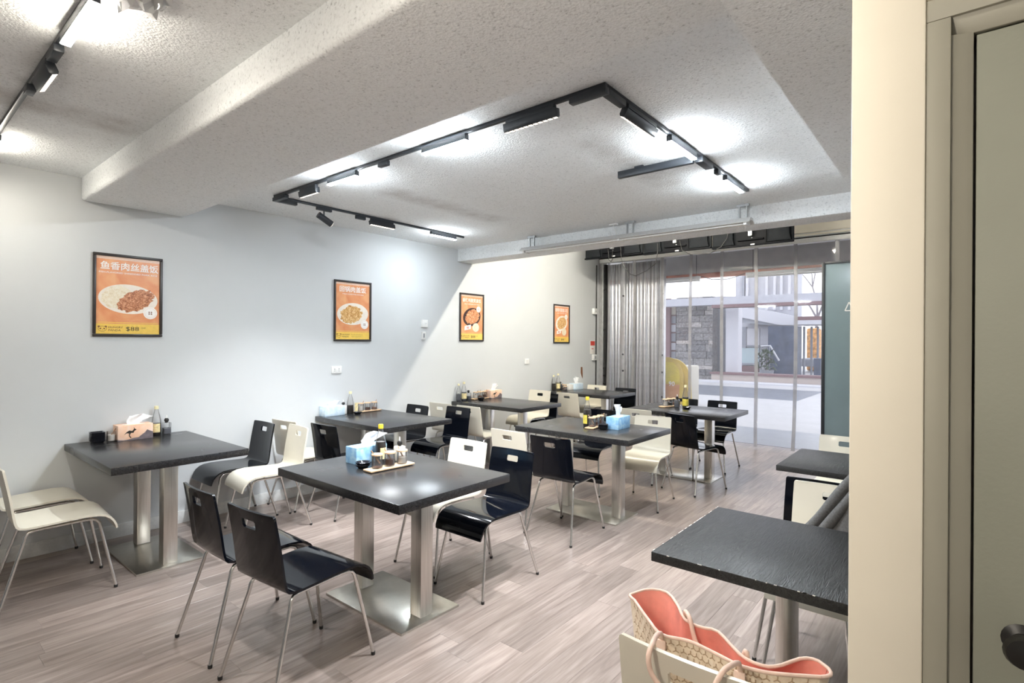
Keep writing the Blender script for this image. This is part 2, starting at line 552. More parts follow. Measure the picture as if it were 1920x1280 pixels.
# lowered beams, stuccoed like the ceiling
struct(MB().box(WX, XR, 1.02, 1.70, 2.50, CZ + .02).build('ceiling_beam_near', 'stucco', bevel=0.022, seg=4))
struct(MB().box(-0.55, XR, 1.05, 4.90, 2.4985, CZ + .02).build('ceiling_beam_side', 'stucco', bevel=0.012, seg=2))
struct(MB().box(WX, XR, 4.83, 5.11, 2.51, 3.75).build('ceiling_beam_far', 'stucco', bevel=0.012, seg=2))
struct(box('baseboard_left', (WX, WX + 0.012, YB, YS, 0.0, 0.10), 'skirting', bevel=0.003))

# floor: sub-floor and vinyl planks, every plank in view its own piece
floor = struct(box('floor', (WX, XR, YB, YS + 0.15, -0.10, -0.004), 'gap_dark'))
PW, PL, PT = 0.145, 1.22, 0.004
plank_cache = {}

def plank_mesh(w, l):
    k = (round(w, 3), round(l, 3))
    if k not in plank_cache:
        mb = MB()
        c = 0.0007
        x, y = w / 2 - 0.0003, l / 2 - 0.0003
        p = [(sx * x, sy * y, -PT) for sx, sy in ((-1, -1), (1, -1), (1, 1), (-1, 1))]
        p += [(sx * x, sy * y, -c * .6) for sx, sy in ((-1, -1), (1, -1), (1, 1), (-1, 1))]
        p += [(sx * (x - c), sy * (y - c), 0) for sx, sy in ((-1, -1), (1, -1), (1, 1), (-1, 1))]
        fs = [(8, 9, 10, 11)]
        for a in (0, 4):
            fs += [(a + i, a + (i + 1) % 4, a + 4 + (i + 1) % 4, a + 4 + i) for i in range(4)]
        mb.add(p, fs)
        me = bpy.data.meshes.new('plank')
        me.from_pydata(mb.v, [], mb.f)
        me.materials.append(MATS['vinyl_plank'])
        plank_cache[k] = me
    return plank_cache[k]

rest = MB()
rows = int((XR - WX) / PW) + 1
npl = 0
for i in range(rows):
    x0 = -2.05 + PW * (i - 20)
    x1 = x0 + PW
    x0, x1 = max(x0, WX), min(x1, XR)
    if x1 - x0 < 0.01:
        continue
    y = YB - random.random() * PL
    while y < YS + 0.10:
        a, b_ = max(y, YB), min(y + PL, YS + 0.10)
        y += PL
        if b_ - a < 0.02:
            continue
        cx, cy = (x0 + x1) / 2, (a + b_) / 2
        near = cx < 0.05 and b_ > 0.25 and cx > -5
        if cx > -2.0 and cx < 0.2 and b_ < 0.9 + (cx + 2.0) * 0.55:
            near = False
        if near and npl < 298:
            o = link('plank', plank_mesh(x1 - x0, b_ - a), floor)
            o.location = (cx, cy, 0)
            npl += 1
        else:
            rest.box(x0, x1, a, b_, -PT, 0)
r_ = rest.build('plank_field', 'vinyl_plank', floor, smooth=None)
r_['kind'] = 'stuff'

# ------------------------------------------------------------------ wall stub and door beside the camera
YD = 1.15
def xat(u, y):
    a = (u - 960) / FPX
    d = fw + a * rt
    return d.x / d.y * y
def zat(u, v, y):
    d = fw + (u - 960) / FPX * rt - (v - 640) / FPX * up
    return H + d.z / d.y * y
PX0, PX1 = xat(1593, YD), xat(1733, YD)
FX1, FX2 = xat(1780, YD), xat(1826, YD)
DZ0, DZ1, DZ2 = zat(1733, 2, YD), zat(1780, 29, YD), zat(1826, 50, YD)
mb = MB().box(PX0, PX1, YD, YD + 0.14, 0, CZ).box(PX1, 1.0, YD, YD + 0.14, DZ0, CZ).box(0.98, XR, YD, YD + 0.14, 0, CZ)
struct(mb.build('wall_right_stub', 'pillar_paint', bevel=0.004))
door = struct(link('door_1', None))
door.location = (0, YD, 0)
fr = MB()
fr.box(PX1, FX1, 0.004, 0.14, 0, DZ1)
fr.box(0.93, 0.98, 0.004, 0.14, 0, DZ1)
fr.build('door_frame', 'frame_paint', door, bevel=0.002)
box('frame_head', (PX1, 0.98, 0.004, 0.14, DZ1, DZ0), 'frame_paint', door, bevel=0.002)
st = MB()
def splay(x0, x1, y0, y1):
    return [(x0, y0), (x1, y1), (x1, 0.10), (x0, 0.10)]
st.prism(splay(FX1, FX2 - 0.002, 0.010, 0.022), 0, DZ2 + 0.001)
M_ = Matrix(((0, 0, 1, 0), (0, 1, 0, 0), (1, 0, 0, 0), (0, 0, 0, 1)))
st.prism([(DZ1, 0.010), (DZ2, 0.022), (DZ2, 0.10), (DZ1, 0.10)], FX1, 0.93, M=M_)
st.build('door_stop', 'frame_paint', door, bevel=0.001)
box('rebate', (FX1 - 0.005, FX2 + 0.03, 0.070, 0.135, 0, DZ2), 'frame_paint', door)
leaf = box('door_leaf', (FX2 + 0.0015, 0.93, 0.026, 0.066, 0.008, DZ2 - 0.003), 'door_paint', door, bevel=0.0015)
kz = zat(1915, 1212, YD)
kx = xat(1923, YD) 
kn = MB()
kn.lathe([(0.0, 0.0), (0.024, 0.0), (0.026, 0.004), (0.014, 0.010), (0.012, 0.03), (0.022, 0.036), (0.026, 0.048), (0.022, 0.058), (0.0, 0.062)], 20)
k = kn.build('door_knob', 'cap_black', leaf)
k.location = (kx, 0.026, kz)
k.rotation_euler = (R(90), 0, 0)

# ------------------------------------------------------------------ tables
def make_table(w, d, th, top_m, post):
    """Table built around its own centre: x is the long side."""
    t = link('dining_table', None)
    MB().box(-w / 2, w / 2, -d / 2, d / 2, 0.75 - th, 0.75).build('tabletop', top_m, t, bevel=0.003)
    if post == 'square':
        MB().box(-0.35, 0.35, -0.205, 0.205, 0.0, 0.012).build('base_plate', 'plate_steel', t, bevel=0.003)
        for sx in (-1, 1):
            c = sx * 0.265
            MB().box(c - 0.0425, c + 0.0425, -0.0425, 0.0425, 0.012, 0.75 - th).build('post', 'brushed_steel', t, bevel=0.003)
        MB().box(-0.33, 0.33, -0.16, 0.16, 0.75 - th - 0.008, 0.75 - th - 0.0005).build('mounting_plate', 'grey_metal', t)
    else:
        MB().lathe([(0.0, 0.0), (0.24, 0.0), (0.24, 0.008), (0.22, 0.016), (0.05, 0.03), (0.0, 0.03)], 32).build('base_plate', 'plate_steel', t)
        MB().lathe([(0.038, 0.0), (0.038, 0.69)], 24, (0, 0, 0.028)).build('post', 'brushed_steel', t)
        MB().box(-0.18, 0.18, -0.18, 0.18, 0.75 - th - 0.012, 0.75 - th).build('mounting_plate', 'grey_metal', t)
    return t

G_T = 'black square dining tables on steel pedestals'
tbl = make_table(1.12, 0.79, 0.046, 'table_laminate', 'square')
TB = [(-4.345, 1.33, 'black table against the left wall under the largest, leftmost food poster'),
      (-2.525, 1.97, 'black table in the middle foreground with yellow-capped soy sauce bottle'),
      (-4.345, 3.275, 'black table against the left wall under the second poster, with blue tissue box'),
      (-4.335, 5.13, 'black table against the left wall below the pan poster, with orange tissue box'),
      (-2.505, 4.15, 'black table in the middle row with blue tissue box and soy bottle beside it'),
      (-2.385, 6.00, 'black table nearest the strip curtain in front of the yellow pavement sign'),
      (-4.335, 7.11, 'black table in the far left corner beside the folded shutter')]
for i, (x, y, lb) in enumerate(TB):
    o = tbl if i == 0 else copy_tree(tbl)
    o.location = (x, y, 0)
    tag(o, lb, 'table', G_T)
tg = make_table(0.74, 0.70, 0.034, 'table_woodgrain', 'round')
tg.location = (-0.48, 2.17, 0)
tag(tg, 'worn black woodgrain table on round post in the right foreground', 'table')
# the woodgrain table farther along is a little shallower
t8 = copy_tree(tg)
t8.location = (-0.50, 3.975, 0)
tag(t8, 'black woodgrain table behind the nearer one, cut off by the pillar', 'table')
wear = MB()
rw = random.Random(3)
for k in range(26):
    yy = rw.uniform(-0.345, 0.345)
    l = rw.uniform(0.003, 0.018)
    wear.box(-0.3708, -0.3680, yy, yy + l, 0.7482, 0.7503)
for k in range(14):
    xx = rw.uniform(-0.36, 0.2)
    l = rw.uniform(0.003, 0.010)
    wear.box(xx, xx + l, -0.3508, -0.3485, 0.7482, 0.7503)
wear.build('chipped_edge', 'card_white', tg, smooth=None)['kind'] = 'stuff'

# ------------------------------------------------------------------ chairs
def shell_mesh(m):
    # profile of the bent plywood: (y, z, half width, dish)
    P = [(0.262, 0.352, 0.186, 0), (0.258, 0.372, 0.190, 0), (0.248, 0.396, 0.192, 0), (0.232, 0.418, 0.193, 0), (0.208, 0.436, 0.194, 0),
         (0.176, 0.4465, 0.194, 0), (0.12, 0.450, 0.194, .2), (0.04, 0.447, 0.193, .4), (-0.04, 0.443, 0.192, .4), (-0.11, 0.440, 0.190, .3),
         (-0.150, 0.4405, 0.188, .3), (-0.178, 0.447, 0.187, .4), (-0.196, 0.462, 0.186, .6), (-0.206, 0.485, 0.185, .9), (-0.214, 0.52, 0.184, 1.1),
         (-0.224, 0.58, 0.183, 1.3), (-0.234, 0.64, 0.182, 1.4), (-0.2455, 0.704, 0.181, 1.4), (-0.2463, 0.7085, 0.181, 1.4), (-0.2515, 0.7375, 0.180, 1.4),
         (-0.2523, 0.742, 0.180, 1.4), (-0.2575, 0.770, 0.1795, 1.4), (-0.259, 0.778, 0.178, 1.4), (-0.2597, 0.7835, 0.172, 1.4)]
    fx = [-1, -0.97, -0.75, -0.5, -0.275, -0.25, 0, 0.25, 0.275, 0.5, 0.75, 0.97, 1]
    rows = []
    for y, z, hw, dish in P:
        row = []
        for f in fx:
            x = f * hw
            dd = 0.010 * dish * (f * f)
            if z > 0.455 and y < -0.1:
                row.append((x, y + dd, z))
            else:
                row.append((x, y, z + dd * 0.5))
        rows.append(row)
    mb = MB()
    nc = len(fx)
    vs_ = [p for r in rows for p in r]
    fs = []
    for i in range(len(rows) - 1):
        for j in range(nc - 1):
            if i in (18,) and 4 <= j <= 7:
                continue
            if i in (17, 19) and 5 <= j <= 6:
                continue
            fs.append((i * nc + j, i * nc + j + 1, (i + 1) * nc + j + 1, (i + 1) * nc + j))
    mb.add(vs_, fs)
    return mb

def make_chair(m):
    t = link('dining_chair', None)
    shell_mesh(m).build('shell', m, t, solid=0.011, smooth=50)
    r = 0.0085
    for sx in (-1, 1):
        xs, xf = sx * 0.150, sx * 0.200
        mid = (xs, 0.02, 0.425)
        front = [mid, (xs, 0.11, 0.427), (xs, 0.150, 0.425)]
        rear = [mid, (xs, -0.07, 0.424), (xs, -0.105, 0.422)]
        for path, ye, yk in ((front, 0.26, 0.185), (rear, -0.26, -0.148)):
            s = 1 if ye > 0 else -1
            kx_ = xs + (xf - xs) * 0.10
            p = list(path)
            p += [(xs + (kx_ - xs) * .3, yk - s * 0.014, 0.417), (xs + (kx_ - xs) * .65, yk, 0.398), (kx_, yk + s * 0.006, 0.370)]
            p += [(xf, ye, 0.012)]
            lg = MB().tube(p, r, 10).build('leg', 'chrome_tube', t, smooth=60)
            MB().lathe([(0.0, 0.0), (0.009, 0.0), (0.010, 0.004), (0.010, 0.016), (0.0, 0.016)], 10, (xf, ye, 0)).build('foot_cap', 'rubber', lg)
    for sx in (-1, 1):
        for y, z in ((0.135, 0.4555), (-0.095, 0.4465)):
            MB().lathe([(0.0, 0.0), (0.0075, 0.0), (0.0065, 0.0022), (0.0, 0.0032)], 12, (sx * 0.150, y, z)).build('rivet', 'chrome_tube', t)
    return t

black = make_chair('chair_black')
cream = make_chair('chair_cream')
G_C = {'black': 'black moulded dining chairs', 'cream': 'cream moulded dining chairs'}
used = set()
def chair(kind, x, y, face, label, rz=0.0, z=0.0):
    src = black if kind == 'black' else cream
    if kind in used:
        o = copy_tree(src)
    else:
        o = src
        used.add(kind)
    o.location = (x, y, z)
    o.rotation_euler = (0, 0, (0 if face > 0 else PI) + R(rz))
    tag(o, label, 'chair', G_C[kind])
    return o
# face +1 looks along +y (to the far end), -1 back to the camera side
chair('cream', -4.14, 0.75, 1, 'cream chair at the left picture edge, in front of the table under the first poster', -3)
chair('cream', -4.66, 0.74, 1, 'cream chair mostly hidden at the left edge, close to the left wall', 0)
chair('black', -4.69, 2.03, -1, 'black chair next to the left wall, behind the table under the first poster', 0)
chair('cream', -4.275, 2.11, -1, 'cream chair beside the black one behind the first wall table', -5)
chair('black', -2.83, 1.29, 1, 'black chair in the left foreground, the farther of the pair before the middle table', 0)
chair('black', -2.33, 1.30, 1, 'nearest black chair, front of the pair before the middle table', 5)
chair('black', -2.29, 2.54, -1, 'black chair facing the camera at the right end of the middle foreground table', 0)
chair('cream', -2.745, 2.59, -1, 'cream chair behind the middle foreground table, left of the black one', 0)
chair('cream', -4.68, 2.67, 1, 'cream chair by the wall before the second wall table, back to the other cream chair', 6)
chair('black', -4.19, 2.77, 1, 'black chair with its back to the camera at the second wall table', 3)
chair('black', -4.685, 3.77, -1, 'black chair by the wall behind the second wall table', 0)
chair('black', -4.21, 3.94, -1, 'black chair with glossy seat behind the second wall table, aisle side', 0)
chair('cream', -4.65, 4.55, 1, 'cream chair by the wall before the third wall table, between two black ones', 2)
chair('cream', -4.20, 4.56, 1, 'cream chair seen edge-on at the near aisle corner of the third wall table', 0)
chair('cream', -2.82, 3.60, 1, 'cream chair before the middle-row table, left of a black chair', 0)
chair('black', -2.39, 3.57, 1, 'black chair with its back to the camera before the middle-row table', 3)
chair('black', -2.90, 4.82, -1, 'black chair behind the middle-row table, hidden by the blue tissue box', 5)
chair('cream', -2.27, 4.72, -1, 'cream chair facing the camera behind the right end of the middle-row table', 8)
chair('black', -4.44, 5.92, -1, 'lower black chair of the stacked pair behind the third wall table', 0)
chair('cream', -4.47, 5.78, -1, 'cream chair stacked on a black one behind the third wall table', 0, 0.05)
chair('cream', -2.68, 5.58, 1, 'cream chair with dark hand hole before the table by the strip curtain', 0)
chair('black', -2.10, 5.50, 1, 'black chair turned aside before the table by the strip curtain', -15)
chair('black', -2.70, 6.55, -1, 'black chair behind the table by the strip curtain, left of the pair', 8)
chair('black', -2.26, 6.60, -1, 'black chair behind the table by the strip curtain, right of the pair', 0)
chair('cream', -4.27, 6.63, 1, 'cream chair with its back to the camera at the far corner table', 0)
chair('cream', -4.68, 7.66, -1, 'cream chair behind the far corner table, next to the wall', 0)
chair('black', -4.04, 7.46, -1, 'black chair behind the far corner table, in front of the shutter', 0)
chair('cream', -0.67, 4.63, -1, 'cream chair behind the farther woodgrain table, below the tall grey panel', 0)
chair('black', -0.54, 2.97, -1, 'black chair behind a cream one at the nearer woodgrain table', 0)
chair('cream', -0.475, 2.85, -1, 'cream chair under the grey jacket at the nearer woodgrain table', 0, 0.013)
chair('cream', -0.465, 1.445, 1, 'nearest cream chair at the bottom edge, with the handbag on it', 0)

# ------------------------------------------------------------------ ceiling track lighting
ZT = CZ            # tracks are screwed under the ceiling
TK = 0.020

def track(name, label, segs):
    t = thing(name, label, 'light track')
    for k, (x0, y0, x1, y1) in enumerate(segs):
        w = 0.011
        b = (min(x0, x1) - w, max(x0, x1) + w, min(y0, y1) - w, max(y0, y1) + w, ZT - TK, ZT)
        box('rail', b, 'track_black', t, bevel=0.002)
    return t

tr = track('ceiling_track', 'black U-shaped ceiling light track in the middle bay', [(-4.24, 2.13, -1.235, 2.13), (-4.24, 2.15, -4.24, 4.26), (-1.235, 2.15, -1.235, 4.26)])
for x, y, dx, dy in ((-4.24, 2.13, 0.16, 0.16), (-1.235, 2.13, -0.16, 0.16)):
    mb = MB()
    mb.box(min(x, x + dx) - 0.018, max(x, x + dx) + 0.018, y - 0.018, y + 0.018, ZT - 0.050, ZT - TK)
    mb.box(x - 0.018, x + 0.018, y + 0.018, y + dy + 0.018, ZT - 0.050, ZT - TK)
    mb.build('corner_connector', 'track_black', tr, bevel=0.003)
box('feed_connector', (-1.26, -1.21, 3.28, 3.46, ZT - 0.055, ZT - TK), 'track_black', tr, bevel=0.004)
for b in ((-2.88, -2.79, 2.115, 2.145), (-4.255, -4.225, 2.88, 2.98), (-1.25, -1.22, 3.58, 3.64)):
    box('adapter', b + (ZT - 0.052, ZT - TK), 'track_black', tr, bevel=0.003)
tb_ = thing('branch_track', 'short black track arm branching off the right side of the light track', 'light track')
box('arm_bar', (-1.78, -1.265, 3.255, 3.287, ZT - 0.058, ZT - 0.012), 'track_black', tb_, bevel=0.003)
box('hanger', (-1.66, -1.60, 3.262, 3.280, ZT - 0.012, ZT), 'track_black', tb_)
te = track('ceiling_track', 'black straight ceiling light track crossing the top left corner', [(-4.9, 0.49, 0.6, 0.49)])
for b in ((-3.30, -3.22, 0.473, 0.507), (-2.83, -2.70, 0.473, 0.507)):
    box('adapter', b + (ZT - 0.050, ZT - TK), 'track_black', te, bevel=0.003)

def led_bar(x, y, L, alongx, label, m='led_cool', group='lit linear lamps on the ceiling tracks'):
    t = thing('linear_lamp', label, 'lamp', (x, y, 0), 0 if alongx else PI / 2, group)
    box('housing', (-L / 2, L / 2, -0.0165, 0.0165, ZT - 0.054, ZT - TK), 'track_black', t, bevel=0.002)
    box('diffuser', (-L / 2 + 0.001, L / 2 - 0.001, -0.0160, 0.0160, ZT - 0.0615, ZT - 0.0545), m, t, bevel=0.002)
    return t

led_bar(-3.295, 2.13, 0.34, True, 'lit white lamp bar left of the middle on the long track side')
led_bar(-2.275, 2.13, 0.36, True, 'lit white lamp bar in the middle of the long track side')
led_bar(-1.235, 3.02, 0.37, False, 'lit white lamp bar on the right track side, before the branching arm')
led_bar(-1.235, 3.94, 0.37, False, 'lit white lamp bar near the end of the right track side')
led_bar(-4.24, 3.965, 0.36, False, 'lit white lamp bar near the end of the left track side', 'led_cool_soft')
led_bar(-2.40, 0.49, 0.40, True, 'lit yellowish lamp bar at the top left of the picture', 'led_warm')
led_bar(-4.36, 0.49, 0.40, True, 'lit lamp bar cut off by the left picture edge', 'led_warm')
led_bar(-0.75, 0.49, 0.40, True, 'lit lamp bar over the camera, out of the picture to the right', 'led_warm')

def grille_lamp(x, y, L, alongx, label, tilt=0.0, power=1.0):
    t = thing('grille_lamp', label, 'lamp', (x, y, 0), 0 if alongx else PI / 2, 'black grille lamps on the ceiling tracks')
    box('adapter', (-L * .46, L * .46, -0.0125, 0.0125, ZT - 0.040, ZT - TK), 'track_black', t, bevel=0.002)
    hd = link('head', None, t)
    hd.location = (0, 0, ZT - 0.040)
    hd.rotation_euler = (tilt, 0, 0)
    prof = [(-0.018, 0.0), (0.018, 0.0), (0.018, -0.034), (0.012, -0.043), (-0.012, -0.043), (-0.018, -0.034)]
    Mx = Matrix(((0, 0, 1, 0), (1, 0, 0, 0), (0, 1, 0, 0), (0, 0, 0, 1)))
    MB().prism(prof, -L / 2, L / 2, M=Mx).build('body', 'track_black', hd, bevel=0.002)
    n = 11
    mb = MB()
    for k in range(n):
        c = -L / 2 + L * (k + 0.5) / n
        mb.box(c - L / n * 0.33, c + L / n * 0.33, -0.009, 0.009, -0.0442, -0.0415)
    mb.build('reflector_cells', 'cell_glow', hd, smooth=None)
    ld = bpy.data.lights.new('grille_beam', 'AREA')
    ld.shape = 'RECTANGLE'
    ld.size, ld.size_y = L * .95, 0.018
    ld.energy = GRILLE * power
    ld.spread = R(100)
    ld.color = (0.95, 0.97, 1.0)
    lo = link('grille_beam', ld, hd)
    lo.location = (0, 0, -0.0455)
    return t
# heads are flattened to thing > part: body and cells hang directly from the lamp
def flatten(t):
    for o in list(t.children):
        if o.type == 'EMPTY':
            for c in list(o.children):
                c.parent = t
                c.matrix_local = o.matrix_basis @ c.matrix_basis
            bpy.data.objects.remove(o)
for a in ((-3.74, 2.13, 0.24, True, 'black grille lamp near the left corner of the track', R(8)),
          (-1.655, 2.13, 0.33, True, 'black grille lamp near the front right corner of the track', R(8)),
          (-1.235, 2.50, 0.34, False, 'black grille lamp with glinting cells on the right track side', R(26)),
          (-4.24, 3.17, 0.28, False, 'black grille lamp on the left track side', R(-15), 0.5),
          (-2.99, 0.49, 0.25, True, 'black grille lamp beside the lit bar at the top left', R(25), 0.35)):
    flatten(grille_lamp(*a))

sp = thing('track_spotlight', 'small black cylinder spotlight hanging from the left end of the track', 'lamp', (-4.24, 2.56, 0))
box('adapter', (-0.014, 0.014, -0.07, 0.07, ZT - 0.045, ZT - TK), 'track_black', sp, bevel=0.002)
MB().tube([(0, 0, ZT - 0.045), (0, 0, ZT - 0.105)], 0.006, 8).build('stem', 'track_black', sp)
a0, a1 = Vector((0.0, -0.055, ZT - 0.085)), Vector((0.015, 0.065, ZT - 0.150))
MB().tube([a0, a1], 0.028, 20).build('head', 'track_black', sp)
MB().tube([a1, a1 + (a1 - a0) * 0.02], 0.024, 20).build('lens', 'cell_glow', sp)

# unlit fluorescent batten in front of the far beam
fb = thing('fluorescent_batten', 'long unlit grey fluorescent batten hung in front of the far ceiling beam', 'lamp', (0, 4.72, 0))
x0, x1 = -3.75, -1.33
prof = [(-0.075, 2.505), (-0.07, 2.50), (-0.03, 2.522), (0.03, 2.522), (0.07, 2.50), (0.075, 2.505), (0.035, 2.545), (-0.035, 2.545)]
Mx = Matrix(((0, 0, 1, 0), (1, 0, 0, 0), (0, 1, 0, 0), (0, 0, 0, 1)))
MB().prism(prof, x0, x1, M=Mx).build('reflector', 'lamp_reflector', fb)
for dy in (-0.028, 0.028):
    MB().tube([(x0 + .06, dy, 2.500), (x1 - .06, dy, 2.500)], 0.013, 10).build('tube', 'white_plastic', fb)
for c in (x0 + 0.04, (x0 + x1) / 2, x1 - 0.04):
    box('tube_holder', (c - 0.012, c + 0.012, -0.055, 0.055, 2.484, 2.522), 'white_plastic', fb, bevel=0.002)
for c in (-3.63, -2.44, -1.40):
    mb = MB()
    for d in (-0.03, 0.03):
        mb.box(c + d - 0.006, c + d + 0.006, -0.01, 0.01, 2.545, CZ)
    mb.box(c - 0.05, c + 0.05, -0.015, 0.015, CZ - 0.02, CZ)
    mb.build('bracket', 'grey_metal', fb)
bx_ = MB()
bx_.tube([(-2.62, 0.0, CZ), (-2.62, 0, CZ - .03), (-2.60, 0, 2.60), (-2.58, 0.0, 2.545)], 0.004, 6)
bx_.box(-2.66, -2.58, -.02, .02, CZ - .012, CZ)
bx_.build('supply_cable', 'white_plastic', fb)

# lit batten in the raised bay, hidden from here by the far beam
bl = thing('bay_batten', 'lit warm white batten lamp on the raised ceiling behind the far beam', 'lamp', (0, 5.60, 0))
box('body', (-3.9, -1.9, -0.03, 0.03, 3.20, 3.6), 'white_plastic', bl, bevel=0.004)
MB().tube([(-3.85, 0, 3.165), (-1.95, 0, 3.165)], 0.019, 12).build('tube', 'bay_lamp', bl)
# pendant globes over the counter behind the camera
for k, (gx, gy) in enumerate(((-0.75, -0.40),)):
    t = thing('pendant_globe', 'warm white pendant globe lamp hanging behind the camera', 'lamp', (gx, gy, 1.95))
    MB().lathe([(0.0, -0.11)] + [(0.11 * math.sin(PI * i / 12), -0.11 * math.cos(PI * i / 12)) for i in range(1, 12)] + [(0.0, 0.11)], 20).build('globe', 'globe_glow', t)
    MB().tube([(0, 0, 0.11), (0, 0, CZ - 1.95)], 0.004, 6).build('cord', 'cap_black', t)
# scrap of clear film stuck to the ceiling
rf = random.Random(5)
rows_ = []
for i in range(7):
    rows_.append([(-2.22 + 0.03 * j + rf.uniform(-.012, .012), 0.55 + 0.018 * i + rf.uniform(-.012, .012), CZ - 0.006 - abs(rf.gauss(0, .022))) for j in range(8)])
tag(MB().grid(rows_).build('plastic_film', 'plastic_film', solid=0.001), 'crumpled clear plastic film stuck to the ceiling at the top edge', 'film')

# ------------------------------------------------------------------ posters and wall fittings
def poster(y0, y1, z0, z1, label, kind):
    w, h = y1 - y0, z1 - z0
    t = thing('framed_poster', label, 'poster', (WX, (y0 + y1) / 2, z0), 0, 'framed orange menu posters on the left wall')
    t.rotation_euler = (R(90), 0, R(90))
    f = 0.020
    for nm, b in (('frame_bar', (-w / 2, w / 2, 0, f)), ('frame_bar', (-w / 2, w / 2, h - f, h)), ('frame_bar', (-w / 2, -w / 2 + f, f, h - f)), ('frame_bar', (w / 2 - f, w / 2, f, h - f))):
        box(nm, b + (0.001, 0.020), 'poster_frame', t, bevel=0.004)
    box('print', (-w / 2 + f * .6, w / 2 - f * .6, f * .6, h - f * .6, 0.002, 0.008), 'poster_orange', t)
    Z = 0.0082
    iw = w - 2 * f
    rnd = random.Random(kind)
    def flat(name, poly, m, lv):
        return MB().prism(poly, Z, Z + 0.0002 * lv + 0.0002).build(name, m, t, smooth=None)
    def rct(x0_, x1_, y0_, y1_):
        return [(x0_, y0_), (x1_, y0_), (x1_, y1_), (x0_, y1_)]
    flat('yellow_band', rct(-iw / 2, iw / 2, f, f + 0.076), 'poster_yellow', 1)
    flat('pale_strip', rct(-iw / 2, iw / 2, h - f - 0.022, h - f), 'poster_peach', 1)
    flat('band_line', rct(-iw / 2 + .01, iw / 2 - .01, f + 0.083, f + 0.0875), 'poster_yellow', 1)
    titles = {1: '鱼香肉丝盖饭', 2: '回锅肉盖饭', 3: '香辣鸡腿煲盖饭', 4: '咖喱鸡腿盖浇饭'}
    subs = {1: 'FISH-FLAVORED SHREDDED PORK RICE', 2: 'TWICE COOKED PORK WITH RICE', 3: 'SPICY CHICKEN POT RICE', 4: 'CURRY CHICKEN RICE'}
    wt = {1: 0.375, 2: 0.32, 3: 0.35, 4: 0.35}[kind]
    z_t = Z + 0.0006
    text('title_text', titles[kind], 'print_white', t, 0.0 if kind != 1 else 0.008, h - 0.090, z_t, width=wt, height=0.062 if kind != 3 else 0.052, bold=0.014)
    text('subtitle_text', subs[kind], 'print_white', t, 0, h - 0.140, z_t, width=wt * (1.0 if kind == 1 else .8), height=0.012, bold=0.01)
    cy = 0.285
    if kind == 1:
        flat('plate_picture', ellipse(0.0, cy, 0.192, 0.112, rot=R(-3)), 'plate_print', 1)
        flat('rice_picture', ellipse(-0.075, cy + 0.012, 0.098, 0.085, 36, R(20), .05, rnd), 'food_rice', 2)
        flat('food_picture', ellipse(0.045, cy - 0.010, 0.128, 0.072, 60, R(27), .10, rnd), 'food_pork', 3)
        badge = (0.143, 0.185, 0.047)
    elif kind == 2:
        flat('plate_picture', ellipse(0.0, cy, 0.188, 0.115, rot=R(2)), 'plate_print', 1)
        flat('food_picture', ellipse(-0.022, cy - 0.005, 0.130, 0.088, 60, R(10), .12, rnd), 'food_slices', 3)
        badge = (0.143, 0.178, 0.047)
    else:
        flat('pan_picture', ellipse(0.0, cy + 0.03, 0.165, 0.118, 40, R(12)), 'pan_print' if kind == 3 else 'plate_print', 1)
        flat('food_picture', ellipse(0.01, cy + 0.035, 0.130, 0.090, 60, R(20), .10, rnd), 'food_chicken' if kind == 3 else 'food_slices', 3)
        flat('rice_picture', ellipse(0.075, cy - 0.105, 0.062, 0.058, 40, 0, .04, rnd), 'food_rice', 2)
        flat('offer_tag', [(-0.135, cy - 0.145), (-0.02, cy - 0.125), (-0.015, cy - 0.07), (-0.13, cy - 0.09)], 'print_white', 2)
        text('offer_text', '88', 'print_red', t, -0.075, cy - 0.108, z_t + .0002, height=0.03, bold=0.01)
        badge = (0.125, cy + 0.135, 0.040)
    bx0, by0, br = badge
    flat('badge', ellipse(bx0, by0, br, br), 'print_white', 5)
    ring = []
    mb = MB()
    for k in range(32):
        a, b_ = 2 * PI * k / 32, 2 * PI * (k + 1) / 32
        r0, r1 = br * 0.78, br * 0.82
        mb.add([(bx0 + r * math.cos(q), by0 + r * math.sin(q), Z + 0.0015) for q in (a, b_) for r in (r0, r1)], [(0, 1, 3, 2)])
    mb.build('badge_ring', 'poster_peach', t, smooth=None)
    mb = MB()
    for i in (-1, 1):
        for j in (-1, 1):
            c, d = bx0 + i * br * .16, by0 + j * br * .14
            mb.box(c - br * .10, c + br * .10, d - br * .09, d + br * .09, Z + .0014, Z + .0016)
    mb.build('badge_mark', 'print_brown', t, smooth=None)
    # yellow band: panda face emblem, name and price
    px_, py_ = -iw / 2 + 0.040, f + 0.037
    mb = MB()
    zc = Z + 0.0008
    for sx in (-1, 1):
        mb.prism(ellipse(px_ + sx * 0.021, py_ + 0.016, 0.008, 0.007, 14), zc, zc + .0002, 0)
    mb.prism(ellipse(px_, py_, 0.0265, 0.0205, 28), zc, zc + .0003, 0)
    mb.prism(ellipse(px_, py_, 0.0240, 0.0180, 28), zc, zc + .0005, 1)
    for sx in (-1, 1):
        mb.prism(ellipse(px_ + sx * 0.0115, py_ + 0.001, 0.0062, 0.0050, 14, sx * R(-35)), zc, zc + .0007, 0)
    mb.prism(ellipse(px_, py_ - 0.007, 0.0025, 0.0018, 10), zc, zc + .0007, 0)
    mb.build('panda_emblem', ['print_brown', 'poster_yellow'], t, smooth=None)
    text('brand_text', 'HUNGRY', 'print_brown', t, px_ + 0.083, py_ + 0.012, z_t, width=0.092, height=0.015, bold=0.012)
    text('brand_text', 'PANDA', 'print_brown', t, px_ + 0.076, py_ - 0.010, z_t, width=0.078, height=0.015, bold=0.012)
